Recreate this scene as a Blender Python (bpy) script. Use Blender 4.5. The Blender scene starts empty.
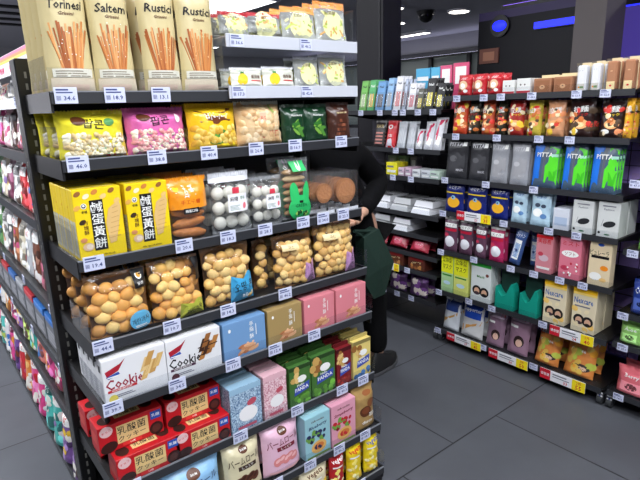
import bpy, math, random
import numpy as np
from mathutils import Vector, Matrix
PI = math.pi
SC = bpy.context.scene
COL = SC.collection

# ---------------------------------------------------------------- camera
FPX = 526.0
H0 = 1.45
AX = Vector((1000-320, -(86-240), -FPX)).normalized()          # world X in camera space
AY = Vector((-115-320, -(119-240), -FPX)); AY = (AY - AX*AY.dot(AX)).normalized()
AZ = AX.cross(AY)
RW = Matrix((AX, AY, AZ))                                       # camera -> world
cam = bpy.data.cameras.new('camera'); camo = bpy.data.objects.new('camera', cam); COL.objects.link(camo)
cam.sensor_width = 36; cam.lens = 36*FPX/640; cam.clip_start = .02
camo.matrix_world = Matrix.Translation((0, 0, H0)) @ RW.to_4x4()
SC.camera = camo

def hit(px, py, ax, val):
    """point where the sight line through a photo pixel meets a world plane"""
    d = RW @ Vector((px-320, 240-py, -FPX)); o = Vector((0, 0, H0))
    return o + d*((val-o[ax])/d[ax])

def srgb(c):
    return tuple(((x/255)/12.92 if x/255 <= .04045 else ((x/255+.055)/1.055)**2.4) for x in c)

# ---------------------------------------------------------------- world, lamps, exposure
w = bpy.data.worlds.new('world'); SC.world = w; w.use_nodes = True
w.node_tree.nodes['Background'].inputs[0].default_value = (*srgb((190, 200, 220)), 1)
w.node_tree.nodes['Background'].inputs[1].default_value = .25
SC.view_settings.view_transform = 'Standard'; SC.view_settings.look = 'None'
SC.view_settings.gamma = 1; SC.view_settings.use_curve_mapping = False
SC.view_settings.exposure = 0.35
SC.render.film_transparent = False
SC.cycles.max_bounces = 8; SC.cycles.transparent_max_bounces = 24
SC.cycles.sample_clamp_indirect = 4

def area(x, y, z, sx, sy, power, col=(245, 249, 255), rot=(0, 0, 0)):
    l = bpy.data.lights.new('lamp_or_fill_light', 'AREA'); l.shape = 'RECTANGLE'; l.size = sx; l.size_y = sy
    l.energy = power; l.color = srgb(col)
    o = bpy.data.objects.new('lamp_or_fill_light', l); COL.objects.link(o); o.location = (x, y, z); o.rotation_euler = rot
    return o
LAMPS = [(-.35, -.1, 30), (.75, -.1, 34), (1.85, .3, 14), (-.6, 2.6, 55), (-.6, 4.4, 50), (1.85, 2.0, 5), (.75, -1.7, 30), (-1.2, 8.0, 90), (1.9, 4.2, 10), (6.2, 12.2, 60), (5.0, .6, 10)]  # lamp far down the left aisle is added out of view to brighten its ceiling
ZC = 2.9
for lx, ly, pw in LAMPS:
    area(lx, ly, ZC-.06, .28, 1.2, pw)

# ---------------------------------------------------------------- materials
MC = {}
def mat(name, col=None, rough=.5, metal=0, spec=.5, emis=0, noise=0, nscale=30, bump=0, bscale=40, coat=0, alpha=None):
    if name in MC: return MC[name]
    m = bpy.data.materials.new(name); m.use_nodes = True; nt = m.node_tree; b = nt.nodes['Principled BSDF']
    c = (*srgb(col), 1)
    b.inputs['Base Color'].default_value = c; b.inputs['Roughness'].default_value = rough
    b.inputs['Metallic'].default_value = metal; b.inputs['Specular IOR Level'].default_value = spec
    b.inputs['Coat Weight'].default_value = coat
    if emis:
        b.inputs['Emission Color'].default_value = c; b.inputs['Emission Strength'].default_value = emis
    if noise or bump:
        tc = nt.nodes.new('ShaderNodeTexCoord'); n = nt.nodes.new('ShaderNodeTexNoise')
        n.inputs['Scale'].default_value = nscale; n.inputs['Detail'].default_value = 4
        nt.links.new(tc.outputs['Object'], n.inputs['Vector'])
        if noise:
            mx = nt.nodes.new('ShaderNodeMix'); mx.data_type = 'RGBA'
            mx.inputs[6].default_value = tuple(max(0, v*(1-noise)) for v in c[:3])+(1,)
            mx.inputs[7].default_value = tuple(min(1, v*(1+noise)) for v in c[:3])+(1,)
            nt.links.new(n.outputs['Fac'], mx.inputs[0]); nt.links.new(mx.outputs[2], b.inputs['Base Color'])
        if bump:
            n2 = nt.nodes.new('ShaderNodeTexNoise'); n2.inputs['Scale'].default_value = bscale; n2.inputs['Detail'].default_value = 2
            nt.links.new(tc.outputs['Object'], n2.inputs['Vector'])
            bp = nt.nodes.new('ShaderNodeBump'); bp.inputs['Strength'].default_value = bump; bp.inputs['Distance'].default_value = .01
            nt.links.new(n2.outputs['Fac'], bp.inputs['Height']); nt.links.new(bp.outputs['Normal'], b.inputs['Normal'])
    MC[name] = m
    return m
def clear(name, tint=(255, 255, 255), refl=1.45, rough=.08, milk=0, milkcol=(235, 235, 240), bump=0):
    if name in MC: return MC[name]
    m = bpy.data.materials.new(name); m.use_nodes = True; nt = m.node_tree
    for n in list(nt.nodes): nt.nodes.remove(n)
    out = nt.nodes.new('ShaderNodeOutputMaterial'); t = nt.nodes.new('ShaderNodeBsdfTransparent'); g = nt.nodes.new('ShaderNodeBsdfGlossy')
    lw = nt.nodes.new('ShaderNodeLayerWeight'); lw.inputs[0].default_value = .5; pw = nt.nodes.new('ShaderNodeMath'); pw.operation = 'POWER'; pw.inputs[1].default_value = 4; fr = nt.nodes.new('ShaderNodeMath'); fr.operation = 'MULTIPLY_ADD'; fr.inputs[1].default_value = (refl-1)*1.2; fr.inputs[2].default_value = .04; nt.links.new(lw.outputs['Facing'], pw.inputs[0]); nt.links.new(pw.outputs[0], fr.inputs[0]); mx = nt.nodes.new('ShaderNodeMixShader')
    t.inputs[0].default_value = (*srgb(tint), 1); g.inputs['Roughness'].default_value = rough
    src = t.outputs[0]
    if milk:
        d = nt.nodes.new('ShaderNodeBsdfDiffuse'); d.inputs[0].default_value = (*srgb(milkcol), 1)
        m2 = nt.nodes.new('ShaderNodeMixShader'); m2.inputs[0].default_value = milk
        nt.links.new(t.outputs[0], m2.inputs[1]); nt.links.new(d.outputs[0], m2.inputs[2]); src = m2.outputs[0]
    if bump:
        tc = nt.nodes.new('ShaderNodeTexCoord'); n2 = nt.nodes.new('ShaderNodeTexNoise'); n2.inputs['Scale'].default_value = 35
        nt.links.new(tc.outputs['Object'], n2.inputs['Vector'])
        bp = nt.nodes.new('ShaderNodeBump'); bp.inputs['Strength'].default_value = bump; bp.inputs['Distance'].default_value = .01
        nt.links.new(n2.outputs['Fac'], bp.inputs['Height'])
        for nn in (g, lw): nt.links.new(bp.outputs['Normal'], nn.inputs['Normal'])
    nt.links.new(fr.outputs[0], mx.inputs[0]); nt.links.new(src, mx.inputs[1]); nt.links.new(g.outputs[0], mx.inputs[2])
    nt.links.new(mx.outputs[0], out.inputs[0])
    MC[name] = m
    return m
def foil(c, b=.5):   # glossy printed plastic film of colour c
    return mat('film_%d_%d_%d' % c, c, .3, spec=.5, bump=b, bscale=28)
def card(c):         # satin printed cardboard
    return mat('card_%d_%d_%d' % c, c, .42, spec=.4)
def ink(c):
    return mat('ink_%d_%d_%d' % c, c, .4, spec=.4)
BLACK = mat('black_metal', (19, 18, 19), .38, bump=.05, bscale=200)
DGREY = mat('dark_grey_metal', (46, 47, 51), .4)
WHITE = mat('white_plastic', (232, 233, 238), .4)
ACR = clear('clear_acrylic', (250, 251, 252), 1.36, .08)
FILM = clear('clear_film', (252, 252, 252), 1.38, .16, .02, (240, 240, 240), bump=.6)
FILMW = clear('frosted_film', (240, 242, 245), 1.45, .2, .22, (235, 238, 242), bump=.6)
TAGW = mat('tag_card', (206, 210, 232), .5)
TAGB = mat('tag_ink', (62, 74, 128), .6)

# ---------------------------------------------------------------- mesh builder
TXT = {}
def glyphs(s):
    if s in TXT: return TXT[s]
    c = bpy.data.curves.new('lettering', 'FONT'); c.body = s; c.resolution_u = 1
    c.offset = .018 if s.isascii() else .006
    o = bpy.data.objects.new('lettering', c); COL.objects.link(o)
    dg = bpy.context.evaluated_depsgraph_get(); me = o.evaluated_get(dg).to_mesh()
    vs = [(v.co.x, v.co.y) for v in me.vertices]; fs = [tuple(p.vertices) for p in me.polygons]
    x0 = min(v[0] for v in vs); x1 = max(v[0] for v in vs); y0 = min(v[1] for v in vs); y1 = max(v[1] for v in vs)
    vs = [((x-(x0+x1)/2)/(y1-y0), (y-(y0+y1)/2)/(y1-y0)) for x, y in vs]
    o.evaluated_get(dg).to_mesh_clear(); bpy.data.objects.remove(o); bpy.data.curves.remove(c)
    TXT[s] = (vs, fs, (x1-x0)/(y1-y0))
    return TXT[s]

class MB:
    def __init__(s):
        s.v = []; s.f = []; s.m = []; s.sm = []; s.mats = []; s.k = 0; s.surf = None; s.curved = False
    def mi(s, m):
        if m not in s.mats: s.mats.append(m)
        return s.mats.index(m)
    def add(s, vs, fs, m, smooth=False):
        b = len(s.v); s.v += [tuple(v) for v in vs]; i = s.mi(m)
        for f in fs: s.f.append(tuple(b+q for q in f)); s.m.append(i); s.sm.append(smooth)
    def box(s, x0, y0, z0, x1, y1, z1, m, bev=0, mx=None, mz=None, my=None):
        if bev:
            b = bev; P = []
            # chamfered box: 24 verts
            xs = (x0, x1); ys = (y0, y1); zs = (z0, z1); idx = {}
            for i in (0, 1):
                for j in (0, 1):
                    for k in (0, 1):
                        sx, sy, sz = (b if i == 0 else -b), (b if j == 0 else -b), (b if k == 0 else -b)
                        idx[i, j, k, 0] = len(P); P.append((xs[i], ys[j]+sy, zs[k]+sz))
                        idx[i, j, k, 1] = len(P); P.append((xs[i]+sx, ys[j], zs[k]+sz))
                        idx[i, j, k, 2] = len(P); P.append((xs[i]+sx, ys[j]+sy, zs[k]))
            q = lambda a, o: [idx[t+(a,)] for t in o]
            F = [(q(0, [(0, 0, 0), (0, 0, 1), (0, 1, 1), (0, 1, 0)]), mx), (q(0, [(1, 0, 0), (1, 1, 0), (1, 1, 1), (1, 0, 1)]), mx),
                 (q(1, [(0, 0, 0), (1, 0, 0), (1, 0, 1), (0, 0, 1)]), my), (q(1, [(0, 1, 0), (0, 1, 1), (1, 1, 1), (1, 1, 0)]), my),
                 (q(2, [(0, 0, 0), (0, 1, 0), (1, 1, 0), (1, 0, 0)]), mz), (q(2, [(0, 0, 1), (1, 0, 1), (1, 1, 1), (0, 1, 1)]), mz)]
            for f, mm in F: s.add([P[t] for t in f], [(0, 1, 2, 3)], mm or m)
            E = []
            for j in (0, 1):
                for k in (0, 1): E.append([idx[0, j, k, 1], idx[1, j, k, 1], idx[1, j, k, 2], idx[0, j, k, 2]])
            for i in (0, 1):
                for k in (0, 1): E.append([idx[i, 0, k, 0], idx[i, 1, k, 0], idx[i, 1, k, 2], idx[i, 0, k, 2]])
            for i in (0, 1):
                for j in (0, 1): E.append([idx[i, j, 0, 0], idx[i, j, 1, 0], idx[i, j, 1, 1], idx[i, j, 0, 1]])
            s.add(P, E+[[idx[i, j, k, a] for a in (0, 1, 2)] for i in (0, 1) for j in (0, 1) for k in (0, 1)], m)
            return s
        V = [(x, y, z) for z in (z0, z1) for y in (y0, y1) for x in (x0, x1)]
        for f, mm in (((0, 2, 3, 1), mz), ((4, 5, 7, 6), mz), ((0, 1, 5, 4), my), ((2, 6, 7, 3), my), ((0, 4, 6, 2), mx), ((1, 3, 7, 5), mx)):
            s.add([V[t] for t in f], [(0, 1, 2, 3)], mm or m)
        return s
    def cyl(s, p0, p1, r0, r1, m, n=12, caps=True):
        p0 = Vector(p0); p1 = Vector(p1); d = (p1-p0).normalized()
        a = d.orthogonal().normalized(); b = d.cross(a); V = []
        for p, r in ((p0, r0), (p1, r1)):
            for i in range(n): t = 2*PI*i/n; V.append(p+a*r*math.cos(t)+b*r*math.sin(t))
        s.add(V, [(i, (i+1) % n, n+(i+1) % n, n+i) for i in range(n)], m, True)
        if caps: s.add(V, [tuple(range(n))[::-1], tuple(range(n, 2*n))], m)
        return s
    def ellipsoid(s, c, r, m, nu=12, nv=8, fn=None):
        V = []; F = []
        for j in range(nv+1):
            ph = PI*j/nv
            for i in range(nu):
                t = 2*PI*i/nu; k = fn(t, ph) if fn else 1
                V.append((c[0]+r[0]*math.sin(ph)*math.cos(t)*k, c[1]+r[1]*math.sin(ph)*math.sin(t)*k, c[2]+r[2]*math.cos(ph)*k))
        for j in range(nv):
            for i in range(nu): F.append((j*nu+i, (j+1)*nu+i, (j+1)*nu+(i+1) % nu, j*nu+(i+1) % nu))
        s.add(V, F, m, True); return s
    # ---- printing on a face: surf(u, v, offset) -> point
    def face(s, surf, W, H, curved=False): s.surf = surf; s.W = W; s.H = H; s.curved = curved; s.k = 0; return s
    def off(s): s.k += 1; return (.0011 if s.curved else .0004)+s.k*.00005
    def rect(s, u0, v0, u1, v1, m, n=None):
        o = s.off(); n = n or (8 if s.curved else 1)
        V = [s.surf(u0+(u1-u0)*i/n, v0+(v1-v0)*j/n, o) for j in range(n+1) for i in range(n+1)]
        s.add(V, [(j*(n+1)+i, j*(n+1)+i+1, (j+1)*(n+1)+i+1, (j+1)*(n+1)+i) for j in range(n) for i in range(n)], m, s.curved); return s
    def ell(s, cu, cv, ru, rv, m, rot=0, n=16, dome=0):
        """radii as fractions of the width"""
        o = s.off(); R = 3 if s.curved else 1; V = [s.surf(cu, cv, o+dome)]; a = s.W/s.H; cr, sr = math.cos(rot), math.sin(rot)
        for k in range(1, R+1):
            for i in range(n):
                t = 2*PI*i/n; x = ru*math.cos(t)*k/R; y = rv*math.sin(t)*k/R
                V.append(s.surf(cu+x*cr-y*sr, cv+(x*sr+y*cr)*a, o+dome*(1-(k/R)**2)))
        F = [(0, 1+i, 1+(i+1) % n) for i in range(n)]
        for k in range(1, R):
            for i in range(n): F.append((1+(k-1)*n+i, 1+k*n+i, 1+k*n+(i+1) % n, 1+(k-1)*n+(i+1) % n))
        s.add(V, F, m, bool(dome) or s.curved); return s
    def poly(s, pts, m):
        o = s.off(); n = len(pts); cu = sum(p[0] for p in pts)/n; cv = sum(p[1] for p in pts)/n
        V = [s.surf(cu, cv, o)]+[s.surf(cu+(p[0]-cu)/2, cv+(p[1]-cv)/2, o) for p in pts]+[s.surf(p[0], p[1], o) for p in pts]
        s.add(V, [(0, 1+i, 1+(i+1) % n) for i in range(n)]+[(1+i, 1+n+i, 1+n+(i+1) % n, 1+(i+1) % n) for i in range(n)], m); return s
    def line(s, u0, v0, u1, v1, wd, m):
        du, dv = (u1-u0)*s.W, (v1-v0)*s.H; L = math.hypot(du, dv) or 1; nu, nv = -dv/L*wd*.5, du/L*wd*s.W/s.H*.5
        return s.poly([(u0-nu, v0-nv), (u1-nu, v1-nv), (u1+nu, v1+nv), (u0+nu, v0+nv)], m)
    def text(s, t, cu, cv, h, m, rot=0, w=None, vert=False, it=0):
        """h: glyph height as a fraction of the face height; w: greatest width as a fraction of the face width"""
        if vert:
            for i, ch in enumerate(t): s.text(ch, cu+it*i, cv-h*1.12*(i-(len(t)-1)/2), h, m, rot, w)
            return s
        vs, fs, asp = glyphs(t); o = s.off(); hm = h*s.H
        sx = 1 if w is None else min(1.15, w*s.W/(asp*hm)); cr, sr = math.cos(rot), math.sin(rot); V = []
        for x, y in vs:
            x = (x+it*y)*hm*sx; y = y*hm
            V.append(s.surf(cu+(x*cr-y*sr)/s.W, cv+(x*sr+y*cr)/s.H, o))
        s.add(V, fs, m); return s
    def blobs(s, u0, v0, u1, v1, r, mats, n, dome=.002, rng=None):
        rng = rng or random.Random(int(u0*100+v0*1000+n)); k0 = s.k
        for i in range(n):
            s.k = k0+(i % 9); q = r*rng.uniform(.7, 1.2)
            s.ell(rng.uniform(u0, u1), rng.uniform(v0, v1), q, q*rng.uniform(.7, 1), rng.choice(mats), rng.uniform(0, PI), 8, dome)
        s.k = k0+9; return s
    def barcode(s, u0, v0, u1, v1, m, n=4):
        for i in range(n):
            a = v0+(v1-v0)*i/n; s.rect(u0, a, u1-(u1-u0)*.35*((i*7) % 3)/3, a+(v1-v0)/n*.5, m)
        return s
    def build(s, name, parent=None, loc=None):
        me = bpy.data.meshes.new(name); me.from_pydata(s.v, [], s.f)
        for m in s.mats: me.materials.append(m)
        me.polygons.foreach_set('material_index', s.m); me.polygons.foreach_set('use_smooth', s.sm); me.update()
        o = bpy.data.objects.new(name, me); COL.objects.link(o)
        if parent: o.parent = parent
        if loc: o.location = loc
        return o

def tag(o, label=None, cat=None, group=None, kind=None):
    if label: o['label'] = label
    if cat: o['category'] = cat
    if group: o['group'] = group
    if kind: o['kind'] = kind
    return o
def empty(name, loc=(0, 0, 0), rz=0):
    o = bpy.data.objects.new(name, None); COL.objects.link(o); o.location = loc; o.rotation_euler = (0, 0, rz); o.empty_display_size = .05
    return o
def dup(o, parent=None):
    c = o.copy(); COL.objects.link(c)
    if parent: c.parent = parent
    for ch in o.children: dup(ch, c)
    return c
def place(o, x, y, z, rz=0, lean=0, roll=0):
    o.location = (x, y, z); o.rotation_euler = (-lean, roll, rz); return o

# ================================================================ SETTING
def struct(mb, name):
    return tag(mb.build(name), kind='structure')
def floor_mat():
    m = bpy.data.materials.new('floor_tile'); m.use_nodes = True; nt = m.node_tree; b = nt.nodes['Principled BSDF']
    tc = nt.nodes.new('ShaderNodeTexCoord'); mp = nt.nodes.new('ShaderNodeMapping'); br = nt.nodes.new('ShaderNodeTexBrick')
    mp.inputs['Location'].default_value = (-2.01+.645*20, -1.23+.645*20, 0)
    nt.links.new(tc.outputs['Object'], mp.inputs[0]); nt.links.new(mp.outputs[0], br.inputs['Vector'])
    br.offset = .5; br.inputs['Scale'].default_value = 1; br.inputs['Brick Width'].default_value = .645; br.inputs['Row Height'].default_value = .645
    br.inputs['Mortar Size'].default_value = .0035; br.inputs['Mortar Smooth'].default_value = .2
    br.inputs['Color1'].default_value = (*srgb((82, 84, 90)), 1); br.inputs['Color2'].default_value = (*srgb((77, 79, 85)), 1)
    br.inputs['Mortar'].default_value = (*srgb((30, 31, 34)), 1)
    n = nt.nodes.new('ShaderNodeTexNoise'); n.inputs['Scale'].default_value = 3.5; n.inputs['Detail'].default_value = 8
    nt.links.new(tc.outputs['Object'], n.inputs['Vector'])
    mx = nt.nodes.new('ShaderNodeMix'); mx.data_type = 'RGBA'; mx.blend_type = 'OVERLAY'; mx.inputs[0].default_value = .25
    nt.links.new(br.outputs['Color'], mx.inputs[6]); nt.links.new(n.outputs['Fac'], mx.inputs[7]); nt.links.new(mx.outputs[2], b.inputs['Base Color'])
    b.inputs['Roughness'].default_value = .48; b.inputs['Specular IOR Level'].default_value = .4
    bp = nt.nodes.new('ShaderNodeBump'); bp.inputs['Strength'].default_value = .15; bp.inputs['Distance'].default_value = .002
    nt.links.new(br.outputs['Fac'], bp.inputs['Height']); bp.invert = True; nt.links.new(bp.outputs['Normal'], b.inputs['Normal'])
    return m
struct(MB().box(-3, -3, -.1, 12, 14, 0, floor_mat()), 'floor')
CEIL = mat('ceiling_paint', (172, 172, 180), .8); SLOT = mat('ceiling_slot', (28, 28, 30), .7)
struct(MB().box(-3, -3, ZC, 12, 14, ZC+.1, CEIL), 'ceiling')
WALLM = mat('wall_paint', (150, 150, 154), .8, noise=.05, nscale=2)
DWALL = mat('dark_glazing', (14, 13, 20), .45, spec=.25)
DPURP = mat('dark_purple_panel', (52, 40, 84), .5)
struct(MB().box(-3, 14, 0, 12, 14.1, ZC, WALLM), 'wall_far')
struct(MB().box(-3.1, -3, 0, -3, 14, ZC, WALLM), 'wall_left')
struct(MB().box(-3, -3.1, 0, 12, -3, ZC, WALLM), 'wall_near')
struct(MB().box(12, -3, 0, 12.1, 14, ZC, WALLM), 'wall_right')
# ================================================================ SHELVING DIMENSIONS
XL, XR = .313, 1.29
EY = [1.401, 1.388, 1.376, 1.352, 1.326, 1.314, 1.279, 1.262]
EZ = [1.472, 1.310, 1.058, .839, .672, .427, .22, .035]
EYB = 1.74
RX = 2.45
RZ = [1.48, 1.276, 1.028, .832, .596, .34, .09]
RA0, RA1 = 1.94, .945
# ---- beyond the racks: glazed partition wall, dark shopfront, pillar, column, ceiling fittings
GLZ = mat('pale_window_glass', (140, 150, 146), .3)
FR = mat('window_frame_metal', (56, 56, 60), .4)
BX = 10.0; BZ = hit(430, 53, 0, BX).z
struct(MB().box(BX, 2, BZ, BX+.2, 13.9, ZC, WALLM), 'wall_bulkhead')
gl = MB(); gl.box(BX+.08, 2, .9, BX+.12, 13.9, BZ, GLZ); glo = tag(gl.build('window_1'), kind='structure')
fm = MB()
for k in range(12): fm.box(BX, 2+k*1.05, .9, BX+.08, 2.08+k*1.05, BZ, FR)
fm.box(BX-.02, 2, BZ-.07, BX+.08, 13.9, BZ+.02, FR); fm.box(BX-.02, 2, .85, BX+.12, 13.9, .93, FR)
fm.build('window_frame', glo)
struct(MB().box(BX, 2, 0, BX+.2, 13.9, .88, WALLM), 'wall_apron')
struct(MB().box(3.8, -2.9, 0, 3.95, 2.68, 2.06, DWALL), 'wall_shopfront')
struct(MB().box(3.8, -2.9, 2.06, 3.95, 2.68, 2.12, DPURP), 'trim_1')
struct(MB().box(3.74, 1.0, 0, 3.79, 1.64, 2.0, mat('purple_panel', (104, 84, 196), .4)), 'wall_purple_panel')
PIL = mat('pillar_plaster', (84, 77, 76), .6, noise=.06, nscale=5)
struct(MB().box(3.35, 1.50, 0, 3.6, 1.685, ZC, PIL), 'pillar')
COLM = mat('black_column_cladding', (20, 18, 24), .5, spec=.3)
c0 = hit(357, 60, 0, 3.05); c1 = hit(383, 60, 0, 3.05)
cb = MB(); cb.box(3.05, c1.y, 0, 3.25, c0.y, ZC, COLM); cb.box(3.043, c1.y+.03, 0, 3.05, c1.y+.036, ZC, DGREY); struct(cb, 'column')
# ceiling slots at the far left, dark duct beam
sl = MB()
for k in range(4): sl.box(-2.9, 8.6+k*.55, ZC-.025, 2.9, 8.72+k*.55, ZC, SLOT)
struct(sl, 'ceiling_slot_trim')
struct(MB().box(5.15, 6.5, ZC-.2, 5.35, 9, ZC, mat('dark_beam', (40, 38, 46), .6)), 'beam')
# lamps
LENS = mat('lit_diffuser', (250, 252, 255), .5, emis=7)
LENS2 = mat('lit_downlight_lens', (255, 250, 240), .5, emis=6)
for i, (lx, ly, pw) in enumerate(LAMPS):
    r = empty('ceiling_lamp', (lx, ly, ZC)); b = MB()
    b.box(-.17, -.63, -.055, .17, .63, 0, WHITE, .004); b.build('housing', r)
    MB().box(-.14, -.6, -.058, .14, .6, -.054, LENS).build('diffuser', r)
    tag(r, 'long white ceiling lamp overhead the '+['left aisle by the near wall', 'end display', 'right aisle by the snack rack', 'left aisle behind the corner post', 'middle of the left aisle', 'cosmetics rack', 'shop entrance', 'far end of the left aisle, added as fill', 'back aisle', 'open floor past the racks', 'shopfront beyond the racks'][i], 'ceiling lamp', 'linear ceiling lamps')
for (x, y, L, c, pw, d) in ((3.87, 1.2, 2.6, (150, 110, 255), 11, 'purple cove lamp on top of the dark shopfront'), (9.9, 8.5, 9.0, (205, 205, 235), 9, 'added pale fill lamp along the far bulkhead ledge'), (-2.93, 9.0, 8.0, (240, 240, 250), 90, 'added white fill lamp along the far left wall')):  # pale and white uplights are added fill to brighten the ceiling
    r = empty('cove_or_fill_lamp', (x, y, 2.12 if 0 < x < 5 else BZ-.12 if x > 5 else 1.5)); MB().box(-.05, -L/2, 0, .05, L/2, .03, BLACK).build('trough', r); MB().box(-.04, -L/2+.01, .0301, .04, L/2-.01, .034, mat('cove_or_fill_diffuser_%d' % c[1], c, .5, emis=1.5)).build('diffuser', r)
    tag(r, d, 'cove lamp'); area(x-(.12 if x > 5 else -.08 if x < 0 else 0), y, r.location.z+.06, .1, L, pw, c, (PI, 0 if 0 < x < 5 else -.5 if x > 5 else .9, 0))
bright = hit(262, 2, 2, ZC)
r = empty('ceiling_lamp', (3.7, 7.3, ZC)); MB().box(-.9, -1.0, -.06, .75, 1.0, 0, WHITE, .005).build('housing', r)
MB().box(-.85, -.95, -.064, .7, .95, -.059, mat('lit_panel', (250, 252, 255), .5, emis=3.0)).build('diffuser', r)
tag(r, 'wide glowing square ceiling panel above the far end of the shelving', 'ceiling lamp')
for px, py, desc in ((396, 22, 'downlight just above the dome camera'), (393, 7, 'downlight next to the black column top'), (459, 10, 'round downlight above the dark shopfront corner'), (520, 6, 'small round downlight over the blue light strip')):
    p = hit(px, py, 2, ZC); r = empty('downlight', (p.x, p.y, ZC))
    MB().cyl((0, 0, 0), (0, 0, -.03), .19, .19, WHITE, 20).build('trim_ring', r)
    MB().cyl((0, 0, -.03), (0, 0, -.034), .155, .155, LENS2, 20).build('lens', r)
    tag(r, desc+', white rim', 'downlight', 'round downlights')
p = hit(403, 36, 2, ZC); r = empty('strip_lamp', (p.x*.97, p.y*.97, ZC))
MB().box(-.09, -.7, -.06, .09, .9, 0, WHITE).build('housing', r); MB().box(-.07, -.68, -.064, .07, .88, -.059, LENS2).build('diffuser', r)
tag(r, 'slim glowing strip lamp near the dome camera', 'strip lamp')
p = hit(426, 30, 2, ZC); r = empty('dome_camera', (p.x*.8, p.y*.8, ZC))
MB().cyl((0, 0, 0), (0, 0, -.06), .16, .14, BLACK, 20).build('mount', r)
MB().ellipsoid((0, 0, -.06), (.13, .13, .12), mat('smoked_dome', (18, 18, 20), .1), 16, 8).build('dome', r)
tag(r, 'black dome security camera on the grey ceiling', 'security camera')
BLUE = mat('blue_neon', (30, 40, 255), .5, emis=1.6)
for (xa, ya, xb, yb), d in (((534, 26, 581, 19), 'blue light strip left of the brown-grey pillar'), ((622, 10, 645, 6), 'blue light strip beyond the pillar at the edge')):
    a = hit(xa, ya, 0, 3.78); b_ = hit(xb, yb, 0, 3.78); r = empty('neon_strip', (3.8, (a.y+b_.y)/2, (a.z+b_.z)/2)); L = abs(a.y-b_.y)/2
    MB().box(-.02, -L, -.028, 0, L, .028, BLACK).build('channel', r); MB().box(-.03, -L+.005, -.022, -.02, L-.005, .022, BLUE).build('tube', r)
    tag(r, d, 'light strip', 'blue neon strips')
p = hit(500, 26, 0, 3.79); r = empty('wall_light', (3.8, p.y, p.z)); MB().cyl((0, 0, 0), (-.02, 0, 0), .08, .08, BLACK, 20).build('back_plate', r)
MB().ellipsoid((-.02, 0, 0), (.02, .062, .04), BLUE, 16, 8).build('lens', r); tag(r, 'blue oval wall light on the dark shopfront', 'wall light')
p = hit(488, 56, 0, 3.78); g = MB(); g.box(-.012, -.085, -.055, 0, .085, .055, mat('poster_brown', (120, 74, 60), .6))
g.box(-.014, -.05, -.035, -.012, .05, .03, mat('poster_tan', (170, 116, 90), .6)); o = g.build('wall_poster', None, (3.8, p.y, p.z)); tag(o, 'small brown poster on the dark shopfront above the red toffee packs', 'poster')

# ================================================================ price tags
def price_tag(parent, x, y, z, rz, wd=.052, ht=.038, seed=0):
    g = MB(); g.box(-wd/2, -.0025, -ht/2, wd/2, 0, ht/2, TAGW, .0004)
    g.face(lambda u, v, o: ((u-.5)*wd, -.0025-o, (v-.5)*ht), wd, ht)
    r = random.Random(seed)
    g.rect(.08, .80, .62, .90, TAGB); g.rect(.08, .64, .8, .72, TAGB)
    g.text('%d.%d' % (r.randint(10, 49), r.randint(0, 9)), .64, .34, .28, TAGB, w=.5)
    for i in range(5): g.rect(.08+i*.04, .2, .10+i*.04, .48, TAGB)
    o = g.build('price_tag', parent); o.location = (x, y, z); o.rotation_euler = (math.radians(8) if False else 0, 0, rz)
    return o
RED = ink((206, 34, 52)); YEL = ink((250, 226, 30)); WPAPER = mat('white_paper', (236, 236, 240), .5)
GREYI = ink((120, 120, 132))
def promo(parent, y0, y1, z, h, x, seed=0):
    wd = abs(y0-y1); g = MB(); g.box(-wd/2, -.003, -h/2, wd/2, 0, h/2, WPAPER, .0005)
    g.face(lambda u, v, o: ((u-.5)*wd, -.003-o, (v-.5)*h), wd, h)
    g.rect(0, 0, .24, 1, RED); g.rect(.72, 0, 1, 1, YEL); g.text('優惠價', .12, .5, .3, WPAPER, w=.2)
    g.rect(.29, .66, .6, .78, GREYI); g.rect(.29, .45, .66, .53, GREYI); g.text('%d' % (18+seed*3), .58, .24, .3, RED)
    g.text('2件', .86, .72, .3, RED); g.text('%d' % (30+seed*5), .86, .3, .42, RED)
    o = g.build('promotion_tag', parent); o.location = (x, (y0+y1)/2, z); o.rotation_euler = (0, 0, -PI/2); o['label'] = 'red, white and yellow promotion tag'
    return o

# ================================================================ END DISPLAY (faces the viewer)
rx0 = hit(229, 90, 1, EY[0]-.01).x; rx1 = XR
gon = empty('display_shelving', ((XL+XR)/2, EYB, 0)); gon.location = (0, 0, 0)
tag(gon, 'black metal end display shelving full of biscuits and snacks, nearest to the viewer', 'shelving')
def slotted_post(x, y, parent, h=1.6, s=.047, d=.07):
    g = MB(); g.box(x-s/2, y, 0, x+s/2, y+d, h, BLACK, .003)
    sm = mat('post_slot', (120, 118, 112), .6)
    z = .06
    while z < h-.03:
        g.box(x-.003, y-.0008, z, x+.003, y, z+.017, sm); g.box(x-s/2-.0008, y+d/2-.003, z, x-s/2, y+d/2+.003, z+.017, sm); z += .031
    return g.build('upright', parent)
slotted_post(XL+.008, EYB-.05, gon); slotted_post(XR-.012, EYB-.05, gon)
MB().box(XL+.035, EYB, .02, XR-.035, EYB+.015, 1.585, BLACK).build('back_panel', gon)
MB().box(XL, EYB-.47, 0, XR, EYB, .03, BLACK, .003).build('base', gon)
TAGS = [[66, 115, 161], [78, 157, 209, 256, 295, 341], [94, 184, 228, 265, 303, 323, 343], [103, 172, 228, 285], [113, 177, 233, 275, 314], [131, 240, 297, 342, 363], [276, 310, 339, 365], [360]]
TPY = [[97, 97, 96], [165, 158, 154, 150, 147, 143], [263, 246, 239, 230, 224, 219, 214], [347, 327, 311, 294], [407, 383, 365, 348, 335], [477, 431, 405, 385, 375], [478, 462, 445, 433], [477]]
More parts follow.
